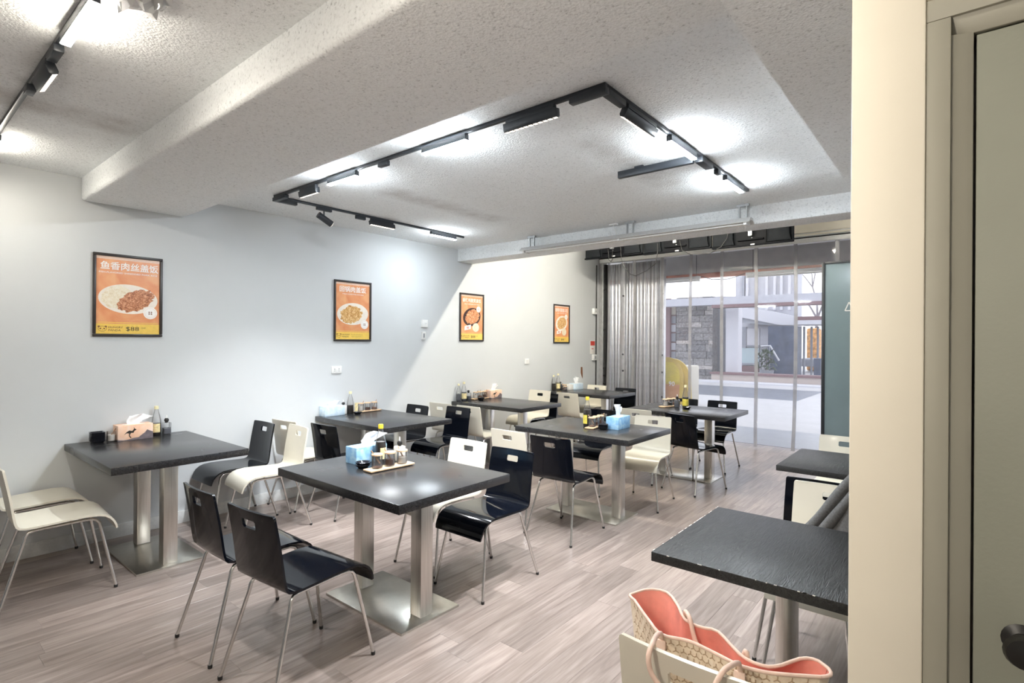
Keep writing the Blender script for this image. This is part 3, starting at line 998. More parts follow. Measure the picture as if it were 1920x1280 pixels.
    if kind != 2:
        text('price_text', '$88', 'print_black', t, px_ + 0.190, py_, z_t, width=0.085, height=0.036, bold=0.0)
        text('price_note_text', 'OFF', 'print_brown', t, px_ + 0.262, py_ + 0.009, z_t, width=0.030, height=0.012)
    else:
        text('price_note_text', 'No.1 Chinese Food Delivery', 'print_brown', t, px_ + 0.215, py_ + 0.010, z_t, width=0.135, height=0.011)
        text('price_note_text', 'www.hungrypanda.co', 'print_brown', t, px_ + 0.215, py_ - 0.010, z_t, width=0.135, height=0.011)
    return t

poster(1.09, 1.54, 1.52, 2.14, 'framed orange poster of shredded pork rice on an oval plate, leftmost and largest', 1)
poster(3.075, 3.525, 1.495, 2.125, 'framed orange poster of pork slices on a round white plate, second from left', 2)
poster(4.87, 5.32, 1.505, 2.125, 'framed orange poster showing a black pan of chicken, third from left', 3)
poster(6.935, 7.385, 1.485, 2.10, 'smallest framed orange poster, farthest along the wall, with a round white bowl', 4)

def plate(name, label, cat, y0, y1, z0, z1, d, m, dots=(), dm='cap_black'):
    t = thing(name, label, cat, (WX, (y0 + y1) / 2, (z0 + z1) / 2))
    t.rotation_euler = (R(90), 0, R(90))
    w, h = y1 - y0, z1 - z0
    box('cover', (-w / 2, w / 2, -h / 2, h / 2, 0.0005, d), m, t, bevel=min(0.004, d * .4))
    for k, (x, y, hw, hh) in enumerate(dots):
        box('button', (x - hw, x + hw, y - hh, y + hh, d - .001, d + 0.002), dm, t)
    return t
plate('wall_socket', 'white double wall socket left of the second poster, above the table', 'socket', 3.055, 3.170, 1.165, 1.240, 0.012, 'white_plastic', ((-.025, .008, .004, .006), (.025, .008, .004, .006), (-.025, -.012, .006, .003), (.025, -.012, .006, .003)), 'grey_metal')
plate('thermostat', 'white thermostat box on the wall, upper of the two beside the second poster', 'thermostat', 4.235, 4.325, 1.665, 1.755, 0.025, 'white_plastic', ((.015, 0, .015, .010),), 'rail_white')
plate('remote_holder', 'small white remote holder on the wall below the thermostat', 'remote', 4.240, 4.295, 1.520, 1.615, 0.022, 'white_plastic', ((0, 0, .013, .025),), 'grey_metal')
plate('wall_switch', 'small white wall switch between the third and fourth posters', 'switch', 6.215, 6.315, 1.175, 1.255, 0.012, 'white_plastic', ((0, 0, .02, .02),), 'rail_white')
plate('junction_box', 'small white junction box on the conduit beside the shutter', 'junction box', 8.10, 8.20, 1.99, 2.09, 0.05, 'white_plastic', ((0, 0, .012, .012),), 'grey_metal')
plate('safety_sign', 'small red and white safety sign on the wall by the shutter', 'sign', 8.04, 8.20, 1.30, 1.53, 0.004, 'print_white', ((0, .070, .07, .038), (0, -0.025, .03, .006)), 'sign_red')
plate('alarm_point', 'small white call point below the red safety sign', 'switch', 8.10, 8.21, 1.19, 1.29, 0.035, 'white_plastic', ((.01, 0, .02, .025),), 'grey_metal')
tag(MB().tube([(WX + 0.012, 8.225, 0.1), (WX + 0.012, 8.225, 2.85)], 0.011, 8).build('conduit', 'cap_black'), 'thin black vertical conduit on the wall beside the shutter', 'conduit')
sc_ = MB()
sc_.prism([(-0.03, 0.10), (0.02, 0.10), (0.03, -0.02), (0.03, -0.10), (0.0, -0.06), (-0.03, 0.0)], 0.0003, 0.0012)
o = sc_.build('wall_stain', 'print_brown')
o.location = (WX, 7.78, 0.985)
o.rotation_euler = (R(90), 0, R(90))
tag(o, 'small brown scuff mark on the wall by the far corner table', 'scuff')

# ------------------------------------------------------------------ shop front: header, shutter, strip curtain
struct(box('trim_1', (WX, XR, 8.30, 8.52, 2.975, 3.65), 'rail_white'), 'pale fascia board above the shop front opening')
struct(MB().box(WX, XR, 8.33, 8.50, 2.945, 2.98).build('trim_2', 'gap_dark'), 'dark gap between fascia and curtain rail')
struct(MB().box(WX, XR, 8.26, 8.34, 2.985, 3.005).box(WX, XR, 8.285, 8.34, 3.03, 3.22).build('trim_3', 'pillar_paint'), 'moulding strips on the fascia')
YC = 8.22
sc = thing('strip_curtain', 'clear plastic strip curtain hanging across the shop front', 'curtain', (0, YC, 0))
box('rail', (WX + 0.09, XR, -0.035, 0.075, 2.872, 2.935), 'rail_white', sc, bevel=0.003)
SEAM = [xat(u, YC) for u in (1295, 1354, 1418, 1491, 1568)]
xs_ = [SEAM[0] - 0.48 * 3, SEAM[0] - 0.48 * 2, SEAM[0] - 0.48] + SEAM
while xs_[-1] < 1.2:
    xs_.append(xs_[-1] + 0.5)
rs = random.Random(11)
def hang(x, z, k):
    # slight bow of the hanging sheet, gathering at the hem
    t = 1 - z / 2.87
    return -0.05 * t * t - 0.09 * max(0, t - 0.80) + 0.010 * math.sin(5 * t + k * 1.7) * t
ZS = [2.872, 2.6, 2.2, 1.8, 1.4, 1.0, 0.7, 0.45, 0.28, 0.16, 0.08, 0.03]
for k in range(len(xs_) - 1):
    a, b_ = xs_[k] - 0.022, xs_[k + 1] + 0.022
    rows_ = []
    for z in ZS:
        rows_.append([(a + (b_ - a) * j / 6.0, hang(0, z, k) + 0.010 * math.sin(PI * j / 6.0) + 0.004 * (k % 2), z) for j in range(7)])
    MB().grid(rows_).build('strip', 'pvc_sheet', sc, smooth=60)
for k, x in enumerate(xs_[:-1]):
    rows_ = []
    for z in ZS:
        dx = 0.010 * math.sin(4.0 * (1 - z / 2.87) + k) + (0.03 * max(0, 0.35 - z) if k % 2 else -0.02 * max(0, .3 - z))
        rows_.append([(x + dx - 0.023, hang(0, z, k) - 0.004, z), (x + dx + 0.023, hang(0, z, k) - 0.004, z)])
    MB().grid(rows_).build('overlap_seam', 'pvc_seam', sc, solid=0.002, smooth=None)

sh = thing('folding_shutter', 'folded aluminium concertina shutter stacked at the left of the shop front', 'shutter', (0, 8.33, 0))
box('guide_channel', (WX + 0.002, WX + 0.085, 0.0, 0.12, 0.0, 2.94), 'aluminium', sh, bevel=0.003)
box('dark_slot', (WX + 0.086, WX + 0.125, 0.03, 0.11, 0.0, 2.87), 'gap_dark', sh)
XE = xat(1245, 8.36)
xa = WX + 0.13
n = 30
wd = (XE - 0.06 - xa) / n
slat_m = {}
for k in range(n):
    x = xa + wd * (k + .5)
    if k in (9, 10):
        continue
    a = R(38 if k % 2 else -38)
    wide = wd * (1.15 if k % 5 else 1.4)
    o = MB().box(-wide / 2, wide / 2, -0.006, 0.006, 0.02, 2.86).build('slat', 'aluminium' if k % 4 else 'aluminium_dark', sh, bevel=0.002)
    o.location = (x, 0.055 + 0.010 * (k % 3), 0)
    o.rotation_euler = (0, 0, a)
for c, w in ((xa + wd * 10, 0.085), (XE - 0.03, 0.075)):
    s_ = box('stile', (c - w / 2, c + w / 2, 0.005, 0.085, 0.015, 2.865), 'aluminium', sh, bevel=0.004)
    for z in (0.62, 1.02, 1.30, 2.30):
        MB().lathe([(0.0, 0.0), (0.017, 0.0), (0.015, 0.012), (0.0, 0.014)], 12).build('bolt', 'cap_black', s_)
        s_.children[-1].location = (c + w * 0.12, 0.005, z)
        s_.children[-1].rotation_euler = (R(90), 0, 0)
for z in (0.78, 0.92, 1.05, 1.72, 2.42):
    bl_ = MB().lathe([(0.0, 0.0), (0.022, 0.0), (0.018, 0.018), (0.0, 0.02)], 12).build('bolt', 'cap_black', sh)
    bl_.location = (WX + 0.105, 0.03, z)
    bl_.rotation_euler = (R(90), 0, 0)

# three menu screens seen from behind, hung over the shop front
YT = 7.2
TX = [xat(1094, YT), xat(1203, YT), xat(1332, YT), xat(1487, YT)]
tvlab = ['menu screen seen from behind, leftmost of the three over the shop front', 'menu screen seen from behind, middle of the three over the shop front',
         'menu screen seen from behind, rightmost and largest of the three over the shop front']
for k in range(3):
    w = TX[k + 1] - TX[k] - 0.012
    zb = 2.785 - 0.02 * k
    t = thing('menu_screen', tvlab[k], 'screen', ((TX[k] + TX[k + 1]) / 2, YT, zb), 0, 'menu screens over the shop front')
    hgt = 0.60
    box('screen_panel', (-w / 2, w / 2, 0.030, 0.060, 0.0, hgt), 'tv_plastic', t, bevel=0.006)
    box('bottom_lip', (-w / 2, w / 2, 0.0, 0.030, 0.0, 0.022), 'tv_dark', t, bevel=0.006)
    for sx in (-1, 1):
        c = sx * w * 0.34
        pr_ = [(-w * .14, 0.022), (w * .14, 0.022), (w * .12, 0.10), (w * .115, 0.45), (-w * .115, 0.45), (-w * .12, 0.10)]
        Mq = Matrix(((1, 0, 0, c), (0, 0, 1, 0), (0, 1, 0, 0), (0, 0, 0, 1)))
        MB().prism(pr_, -0.012, 0.030, M=Mq).build('back_housing', 'tv_plastic', t, bevel=0.010)
    box('recess_panel', (-w * .185, w * .185, 0.018, 0.030, 0.024, 0.40), 'tv_dark', t)
    box('input_shelf', (-w * .16, w * .16, -0.015, 0.018, 0.066, 0.086), 'tv_dark', t, bevel=0.003)
    box('mount_bar', (-0.022, 0.022, -0.03, 0.02, 0.12, 0.815 + 0.02 * k), 'grey_metal', t)
    MB().lathe([(0.0, 0.0), (0.008, 0.0), (0.008, 0.01), (0.0, 0.012)], 10, (0.02, -0.012, 0.088)).build('plug', 'grey_metal', t)
    box('sticker', (0.0, 0.05, -0.001, 0.0005, 0.004, 0.018), 'card_white', t)
cab = [([(-3.85, 7.15, 2.92), (-3.84, 7.15, 2.75), (-3.80, 7.16, 2.62), (-3.70, 7.17, 2.50), (-3.62, 7.18, 2.47), (-3.45, 7.18, 2.53), (-3.30, 7.16, 2.62), (-3.27, 7.15, 2.78), (-3.27, 7.15, 2.9)], 'black cable loop drooping lowest, in front of the shutter'),
       ([(-2.95, 7.15, 2.9), (-2.92, 7.16, 2.76), (-2.80, 7.17, 2.70), (-2.55, 7.18, 2.69), (-2.40, 7.17, 2.76), (-2.32, 7.16, 2.86), (-2.30, 7.15, 2.95)], 'black cable loop drooping under the middle and right screens'),
       ([(-4.06, 7.15, 2.9), (-4.05, 7.16, 2.74), (-4.02, 7.17, 2.71), (-3.99, 7.16, 2.74), (-3.98, 7.15, 2.9)], 'short black cable loop under the left screen')]
for p, lb in cab:
    tag(MB().tube(p, 0.005, 6).build('cable', 'cap_black', smooth=80), lb, 'cable', 'loose screen cables')

# tall panel beside the entrance
YP = 6.6
pxl = xat(1540, YP)
pn = thing('display_panel', 'tall grey-teal glossy panel in a thin black frame at the right of the entrance', 'panel', (0, YP, 0))
pw, ph = 0.80, zat(1540, 492, YP)
for b in ((pxl, pxl + 0.03, 0, 0.05, 0.06, ph), (pxl + pw - 0.03, pxl + pw, 0, 0.05, 0.06, ph), (pxl + .03, pxl + pw - .03, 0, 0.05, ph - 0.022, ph), (pxl + .03, pxl + pw - .03, 0, 0.05, 0.06, 0.11)):
    box('frame_bar', b, 'track_black', pn, bevel=0.003)
box('glass_face', (pxl + 0.03, pxl + pw - 0.03, 0.008, 0.045, 0.11, ph - 0.022), 'panel_glass', pn)
box('foot', (pxl - 0.0, pxl + pw, -0.18, 0.22, 0.0, 0.06), 'track_black', pn, bevel=0.006)
mk = MB()
Mq = Matrix(((1, 0, 0, xat(1590, YP)), (0, 0, 1, 0), (0, 1, 0, zat(1588, 575, YP)), (0, 0, 0, 1)))
for poly in ([(-0.035, -0.04), (-0.025, -0.04), (0.012, 0.05), (0.0, 0.05)], [(0.0, 0.05), (0.012, 0.05), (0.05, -0.04), (0.04, -0.04)], [(-0.03, -0.045), (0.045, -0.045), (0.045, -0.035), (-0.03, -0.035)]):
    mk.prism(poly, 0.006, 0.0078, M=Mq)
mk.build('printed_mark', 'rail_white', pn, smooth=None)

# ------------------------------------------------------------------ things on the tables
TZ = 0.75
def jar(x, y, label, content, level, spoon=0.0, z=TZ, s=1.0, lid=True):
    t = thing('condiment_jar', label, 'jar', (x, y, z), 0, 'glass condiment jars')
    r, h = 0.031 * s, 0.074 * s
    MB().lathe([(0.0, 0.002), (r - .004, 0.0), (r, 0.004), (r, h), (r - 0.002, h), (r - 0.002, 0.006), (0.0, 0.005)], 24).build('glass_body', 'jar_glass', t)
    if content:
        MB().lathe([(0.0, 0.0055), (r - 0.0025, 0.0065), (r - 0.0025, h * level), (r * .5, h * (level + .05)), (0.0, h * (level + .02))], 20).build('contents', content, t)
    if lid:
        MB().lathe([(0.0, h), (r + 0.002, h), (r + 0.002, h + 0.007), (r, h + 0.009), (0.0, h + 0.009)], 24).build('lid', 'light_wood', t)
    if spoon:
        c, s_ = math.cos(spoon), math.sin(spoon)
        MB().tube([(-c * r * .5, -s_ * r * .5, h * 0.35), (c * r * 1.1, s_ * r * 1.1, h + 0.028)], [0.0045, 0.0035], 8).build('spoon', 'spoon_wood', t)
    return t

def tray(x, y, L, label, along=0.0, z=TZ):
    t = thing('condiment_tray', label, 'tray', (x, y, z), along, 'wooden condiment trays')
    w = 0.041
    pts = ellipse(0, 0, 1, 1, 4)
    box('board', (-L / 2, L / 2, -w, w, 0.004, 0.015), 'light_wood', t, bevel=0.004)
    for sx in (-1, 1):
        box('foot_bar', (sx * (L / 2 - .02) - 0.008, sx * (L / 2 - .02) + 0.008, -w * .8, w * .8, 0.0, 0.0045), 'light_wood', t)
    return t

def soy(x, y, label, cap='cap_yellow', lab=None, fill=0.62, h=0.235, liquid='soy_sauce', r=0.034, ang=0.0):
    t = thing('soy_bottle', label, 'bottle', (x, y, TZ), ang, 'soy sauce bottles')
    k = h / 0.235
    prof = [(0.0, 0.003), (r * .88, 0.0), (r, 0.006), (r, 0.10 * k), (r * .95, 0.125 * k), (r * .70, 0.165 * k), (r * .45, 0.195 * k), (r * .38, 0.210 * k), (r * .38, 0.216 * k)]
    MB().lathe(prof, 24).build('glass_body', 'jar_glass', t)
    q = [(0.0, 0.005)] + [(a * .93, b_ + .002) for a, b_ in prof[1:4]]
    zz = fill * 0.216 * k
    if zz > 0.10 * k:
        f = min(1.0, (zz - 0.10 * k) / (0.065 * k))
        q += [(r * .93 * (1 - .27 * f), zz), (0.0, zz + .0005)]
    else:
        q = q[:3] + [(r * .93, zz), (0.0, zz + .0005)]
    MB().lathe(q, 20).build('sauce', liquid, t)
    MB().lathe([(0.0, 0.0), (r * .46, 0.0), (r * .46, 0.022 * k), (r * .40, 0.026 * k), (0.0, 0.027 * k)], 18, (0, 0, 0.212 * k)).build('cap', cap, t)
    if lab:
        mb = MB()
        n_ = 10
        rows_ = [[((r + .0008) * math.cos(a), (r + .0008) * math.sin(a), z_) for a in [R(-70 + 140 * i / n_) for i in range(n_ + 1)]] for z_ in (0.025 * k, 0.095 * k)]
        mb.grid(rows_).build('label', lab, t)
    return t

def squeeze(x, y, label, body='jar_glass', liquid='grey_sauce', h=0.13, lev=0.55, rz=0.0):
    t = thing('sauce_bottle', label, 'bottle', (x, y, TZ), rz, 'square sauce bottles')
    a = 0.027
    box('body', (-a, a, -a, a, 0.0, h * .62), body, t, bevel=0.006)
    if liquid:
        box('sauce', (-a * .9, a * .9, -a * .9, a * .9, 0.003, h * .62 * lev), liquid, t, bevel=0.004)
    MB().lathe([(0.012, h * .60), (0.012, h * .68), (0.016, h * .69), (0.017, h * .76), (0.010, h * .84), (0.0, h * .85)], 16).build('cap', 'cap_black', t)
    MB().lathe([(0.006, h * .82), (0.0035, h), (0.0, h)], 10).build('nozzle', 'white_plastic', t)
    return t

def dish(x, y, z, label, rz=0.0, square=True):
    t_ = MB()
    if square:
        a = 0.043
        ro = [[(sx * k, sy * k) for sx, sy in ((-1, -1), (1, -1), (1, 1), (-1, 1))] for k in (a * .72, a, a * .94, a * .66)]
        zs = (0.0, 0.020, 0.021, 0.004)
        vs_ = [(p[0], p[1], zz) for r_, zz in zip(ro, zs) for p in r_]
        fs = [(3, 2, 1, 0), (12, 13, 14, 15)]
        for k in range(3):
            fs += [(k * 4 + i, k * 4 + (i + 1) % 4, k * 4 + 4 + (i + 1) % 4, k * 4 + 4 + i) for i in range(4)]
        t_.add(vs_, fs)
        o = t_.build('sauce_dish', 'dish_black', bevel=0.003)
    else:
        t_.lathe([(0.0, 0.0), (0.026, 0.0), (0.038, 0.010), (0.046, 0.022), (0.0445, 0.0228), (0.036, 0.012), (0.024, 0.004), (0.0, 0.003)], 28)
        o = t_.build('sauce_dish', 'dish_black')
    o.location = (x, y, z)
    o.rotation_euler = (0, 0, rz)
    return tag(o, label, 'dish', 'small black sauce dishes')

def tissue_box(x0, y0, w, l, h, m, label, seed, th=0.07, sunset=False, lean=(0, 0)):
    """Box with its near right bottom corner at x0,y0; w goes to -x, l to +y."""
    t = thing('tissue_box', label, 'tissue box', (x0 - w / 2, y0 + l / 2, TZ), 0, 'cardboard tissue boxes')
    box('carton', (-w / 2, w / 2, -l / 2, l / 2, 0.0, h), m, t, bevel=0.0015)
    MB().prism(ellipse(0, 0, w * .22, l * .34, 24), h, h + 0.0006).build('slot', 'card_white', t, smooth=None)
    rn = random.Random(seed)
    mb = MB()
    rows_ = []
    for i in range(8):
        f = i / 7.0
        sp_ = l * (0.16 + 0.16 * f)
        ln = 0.015 * math.sin(2.5 * f) 
        rows_.append([(lean[0] * f * f + rn.uniform(-.006, .006) + 0.02 * f * math.sin(j * 1.3 + seed), lean[1] * f * f + sp_ * (j / 8.0 - .5) * 2 + rn.uniform(-.004, .004),
                       h + th * f * (1.0 - 0.55 * abs(j / 8.0 - 0.42)) + rn.uniform(-.004, .004) * f) for j in range(9)])
    mb.grid(rows_).build('tissue', 'tissue_paper', t, solid=0.002, smooth=70)
    if sunset:
        X = w / 2 + 0.0003
        def side(poly, m2, nm, k=1):
            Mq = Matrix(((0, 0, 1, X), (1, 0, 0, 0), (0, 1, 0, 0), (0, 0, 0, 1)))
            MB().prism(poly, 0, 0.0003 * k, M=Mq).build(nm, m2, t, smooth=None)
        side([(-l / 2, 0), (l / 2, 0), (l / 2, h * .42), (l * .40, h * .52), (l * .33, h * .60), (l * .26, h * .42), (l * .18, h * .30), (l * .08, h * .14), (-l * .08, h * .12), (-l * .22, h * .05), (-l * .34, h * .03), (-l * .42, h * .06), (-l / 2, h * .10)], 'print_rock', 'rock_print')
        kg = [(-0.40, 0.30), (-0.24, 0.50), (-0.05, 0.62), (0.14, 0.56), (0.26, 0.70), (0.24, 0.86), (0.30, 0.74), (0.44, 0.64), (0.30, 0.56), (0.22, 0.40), (0.10, 0.42), (0.02, 0.36), (-0.02, 0.20), (0.10, 0.04), (0.02, 0.02), (-0.08, 0.20), (-0.06, 0.38), (-0.22, 0.42)]
        c = 0.095
        side([(-l * .16 + a * c, h * .12 + b_ * c) for a, b_ in kg], 'print_black', 'kangaroo_print', 2)
        # same landscape on the end face
        Mq = Matrix(((1, 0, 0, 0), (0, 0, -1, -l / 2 - 0.0003), (0, 1, 0, 0), (0, 0, 0, 1)))
        MB().prism([(-w / 2, 0), (w / 2, 0), (w / 2, h * .12), (w * .2, h * .05), (-w * .15, h * .25), (-w / 2, h * .45)], -.0003, 0.0, M=Mq).build('rock_print', 'print_rock', t, smooth=None)
    return t

# first wall table
for k in range(6):
    dish(-4.815, 1.105, TZ + 0.011 * k, 'black square sauce dish, %s from the bottom in the stack by the left wall' % ['first', 'second', 'third', 'fourth', 'fifth', 'sixth'][k])
jar(-4.80, 1.188, 'glass jar of white sugar with a brown spoon beside the stacked dishes', 'sugar', 0.62, R(60), s=1.0, lid=False)
tissue_box(-4.745, 1.212, 0.115, 0.225, 0.112, 'box_sunset', 'sunset tissue box with a kangaroo silhouette on the first wall table', 4, 0.075, True, (0.0, 0.05))
soy(-4.853, 1.492, 'soy bottle with cream label behind the kangaroo tissue box', 'cap_cream', 'label_cream', 0.45, 0.225, 'soy_sauce', 0.033, R(-40))
squeeze(-4.845, 1.560, 'clear square bottle half full of grey sauce with black cap, first wall table', h=0.150)
# middle foreground table
tissue_box(-2.80, 1.918, 0.112, 0.225, 0.100, 'box_blue', 'blue tissue box on the middle foreground table', 9, 0.085, False, (0.015, 0.06))
soy(-2.755, 2.062, 'half-full soy bottle with bright yellow cap on the middle foreground table', 'cap_yellow', 'label_cream', 0.60, 0.232, ang=R(30))
squeeze(-2.70, 2.165, 'white square bottle with black cap behind the jars on the middle foreground table', 'card_white', None, 0.150)
dish(-2.715, 1.905, TZ, 'lower black dish under another beside the blue tissue box, middle foreground table', 0.6, False)
dish(-2.713, 1.907, TZ + 0.012, 'upper black dish nested in another beside the blue tissue box, middle foreground table', 0.6, False)
tray(-2.585, 2.000, 0.31, 'wooden tray carrying three jars on the middle foreground table', R(88))
jar(-2.590, 1.915, 'nearly empty jar with wooden lid, nearest on the foreground tray', 'chilli', 0.10, R(-120), TZ + 0.015)
jar(-2.585, 2.000, 'jar half full of brown sauce, middle of the foreground tray', 'brown_sauce', 0.52, R(-150), TZ + 0.015)
jar(-2.580, 2.088, 'jar of white sugar with lid, farthest on the foreground tray', 'sugar', 0.55, R(-170), TZ + 0.015)
# second wall table
tissue_box(-4.79, 2.918, 0.105, 0.225, 0.098, 'box_blue_pale', 'pale blue tissue box on the second wall table', 12, 0.05, False, (0, 0.03))
soy(-4.835, 3.235, 'soy bottle with cream cap on the second wall table', 'cap_cream', None, 0.42, 0.225, ang=R(-20))
squeeze(-4.855, 3.165, 'small white bottle with black cap behind the pale blue tissue box', 'card_white', None, 0.145)
tag(box('menu_card', (-4.80, -4.795, 3.262, 3.300, TZ, TZ + 0.11), 'label_cream'), 'small cream card standing beside the soy bottle on the second wall table', 'card')
tray(-4.84, 3.450, 0.31, 'wooden jar tray against the wall on the second wall table', R(91))
jar(-4.84, 3.365, 'jar of white sugar on the second wall table, nearest on its tray', 'sugar', 0.70, R(80), TZ + 0.015)
jar(-4.84, 3.450, 'jar of brown sauce on the second wall table, middle of its tray', 'brown_sauce', 0.40, 0.0, TZ + 0.015)
jar(-4.84, 3.535, 'jar of chilli flakes with a spoon on the second wall table, farthest on its tray', 'chilli', 0.30, R(100), TZ + 0.015)
dish(-4.785, 3.262, TZ, 'black dish at the foot of the soy bottle on the second wall table', 0, False).location.x = -4.745
# third wall table
soy(-4.845, 4.905, 'soy bottle with dark blue-grey sauce on the third wall table, second in line', 'cap_cream', 'label_cream', 0.5, 0.235, 'grey_sauce', ang=R(-30))
soy(-4.86, 4.825, 'pale tall soy bottle nearest the camera on the third wall table', 'cap_cream', None, 0.45, 0.215, 'grey_sauce', 0.030)
squeeze(-4.858, 5.000, 'small square bottle of grey sauce with black cap on the third wall table', h=0.150)
tray(-4.83, 5.190, 0.31, 'wooden jar tray on the third wall table', R(90))
jar(-4.83, 5.105, 'jar of sugar on the third wall table, nearest on its tray', 'sugar', 0.55, R(20), TZ + 0.015)
jar(-4.83, 5.190, 'jar with brown contents on the third wall table, middle of its tray', 'chilli', 0.35, R(120), TZ + 0.015)
jar(-4.83, 5.275, 'jar of sauce on the third wall table, farthest on its tray', 'brown_sauce', 0.45, R(60), TZ + 0.015)
for k in range(2):
    dish(-4.715, 5.085, TZ + .012 * k, '%s black sauce dish of two in front of the jars on the third wall table' % ('lower', 'upper')[k], 0, False)
tissue_box(-4.755, 5.315, 0.115, 0.225, 0.105, 'box_sunset', 'sunset orange tissue box with dark rocks on the third wall table', 14, 0.085, True, (0.0, 0.05))
# middle-row table
soy(-2.555, 4.150, 'tall soy bottle with yellow cap and label on the middle-row table', 'cap_yellow', 'label_yellow', 0.62, 0.262, r=0.036, ang=R(-130))
tray(-2.470, 4.170, 0.31, 'wooden jar tray on the middle-row table', R(95))
jar(-2.465, 4.085, 'jar with a spoon on the middle-row table, nearest on its tray', 'chilli', 0.12, R(200), TZ + 0.015)
jar(-2.475, 4.170, 'jar of brown sauce on the middle-row table, middle of its tray', 'brown_sauce', 0.40, 0.0, TZ + 0.015)
jar(-2.480, 4.255, 'jar of dark sauce with a spoon on the middle-row table, farthest on its tray', 'brown_sauce', 0.5, R(30), TZ + 0.015)
for k in range(3):
    dish(-2.365, 4.100, TZ + .012 * k, '%s of three stacked black dishes beside the tissue box, middle-row table' % ('lowest', 'middle one', 'topmost')[k], 0, False)
tissue_box(-2.245, 4.150, 0.120, 0.215, 0.105, 'box_blue', 'blue tissue box with upright tissue on the middle-row table', 21, 0.11, False, (0.0, 0.0))
# table by the curtain
tray(-2.62, 6.09, 0.31, 'wooden jar tray on the table by the strip curtain', R(75))
jar(-2.635, 6.005, 'jar of sugar on the table by the strip curtain, nearest on its tray', 'sugar', 0.70, R(60), TZ + 0.015)
jar(-2.615, 6.085, 'jar of dark sauce on the table by the strip curtain, middle of its tray', 'soy_sauce', 0.5, 0.0, TZ + 0.015)
jar(-2.593, 6.165, 'jar of chilli on the table by the strip curtain, farthest on its tray', 'chilli', 0.4, R(70), TZ + 0.015)
squeeze(-2.52, 6.065, 'square bottle of grey sauce with black cap on the table by the strip curtain', h=0.155, lev=0.95)
soy(-2.435, 6.100, 'soy bottle with yellow label on the table by the strip curtain', 'cap_cream', 'label_yellow', 0.52, 0.262, r=0.036, ang=R(-70))
dish(-2.385, 6.020, TZ, 'single black dish in front of the soy bottle by the strip curtain', 0, False)
# far corner table
soy(-4.855, 6.895, 'soy bottle with dark sauce nearest the wall on the far corner table', 'cap_cream', None, 0.5, 0.235, 'soy_sauce', 0.032)
soy(-4.835, 6.985, 'soy bottle with cream label on the far corner table', 'cap_cream', 'label_cream', 0.5, 0.255, 'pale_oil', 0.034, R(-30))
squeeze(-4.855, 7.075, 'small bottle with black cap on the far corner table', h=0.150, lev=.9)
jar(-4.745, 7.030, 'open dark jar with a spoon on the far corner table', 'chilli', 0.5, R(200), s=1.1)
jar(-4.66, 6.93, 'small jar of dark sauce at the near edge of the far corner table', 'soy_sauce', 0.35, 0.0, s=.9)
tag(box('napkin_pack', (-4.81, -4.70, 7.115, 7.215, TZ, TZ + 0.085), 'card_white', bevel=0.004), 'grey-white napkin pack between jar and tissue box on the far corner table', 'napkins')
tissue_box(-4.665, 7.115 + .11, 0.12, 0.22, 0.095, 'box_blue_pale', 'very pale blue tissue box with upright tissue on the far corner table', 31, 0.11)

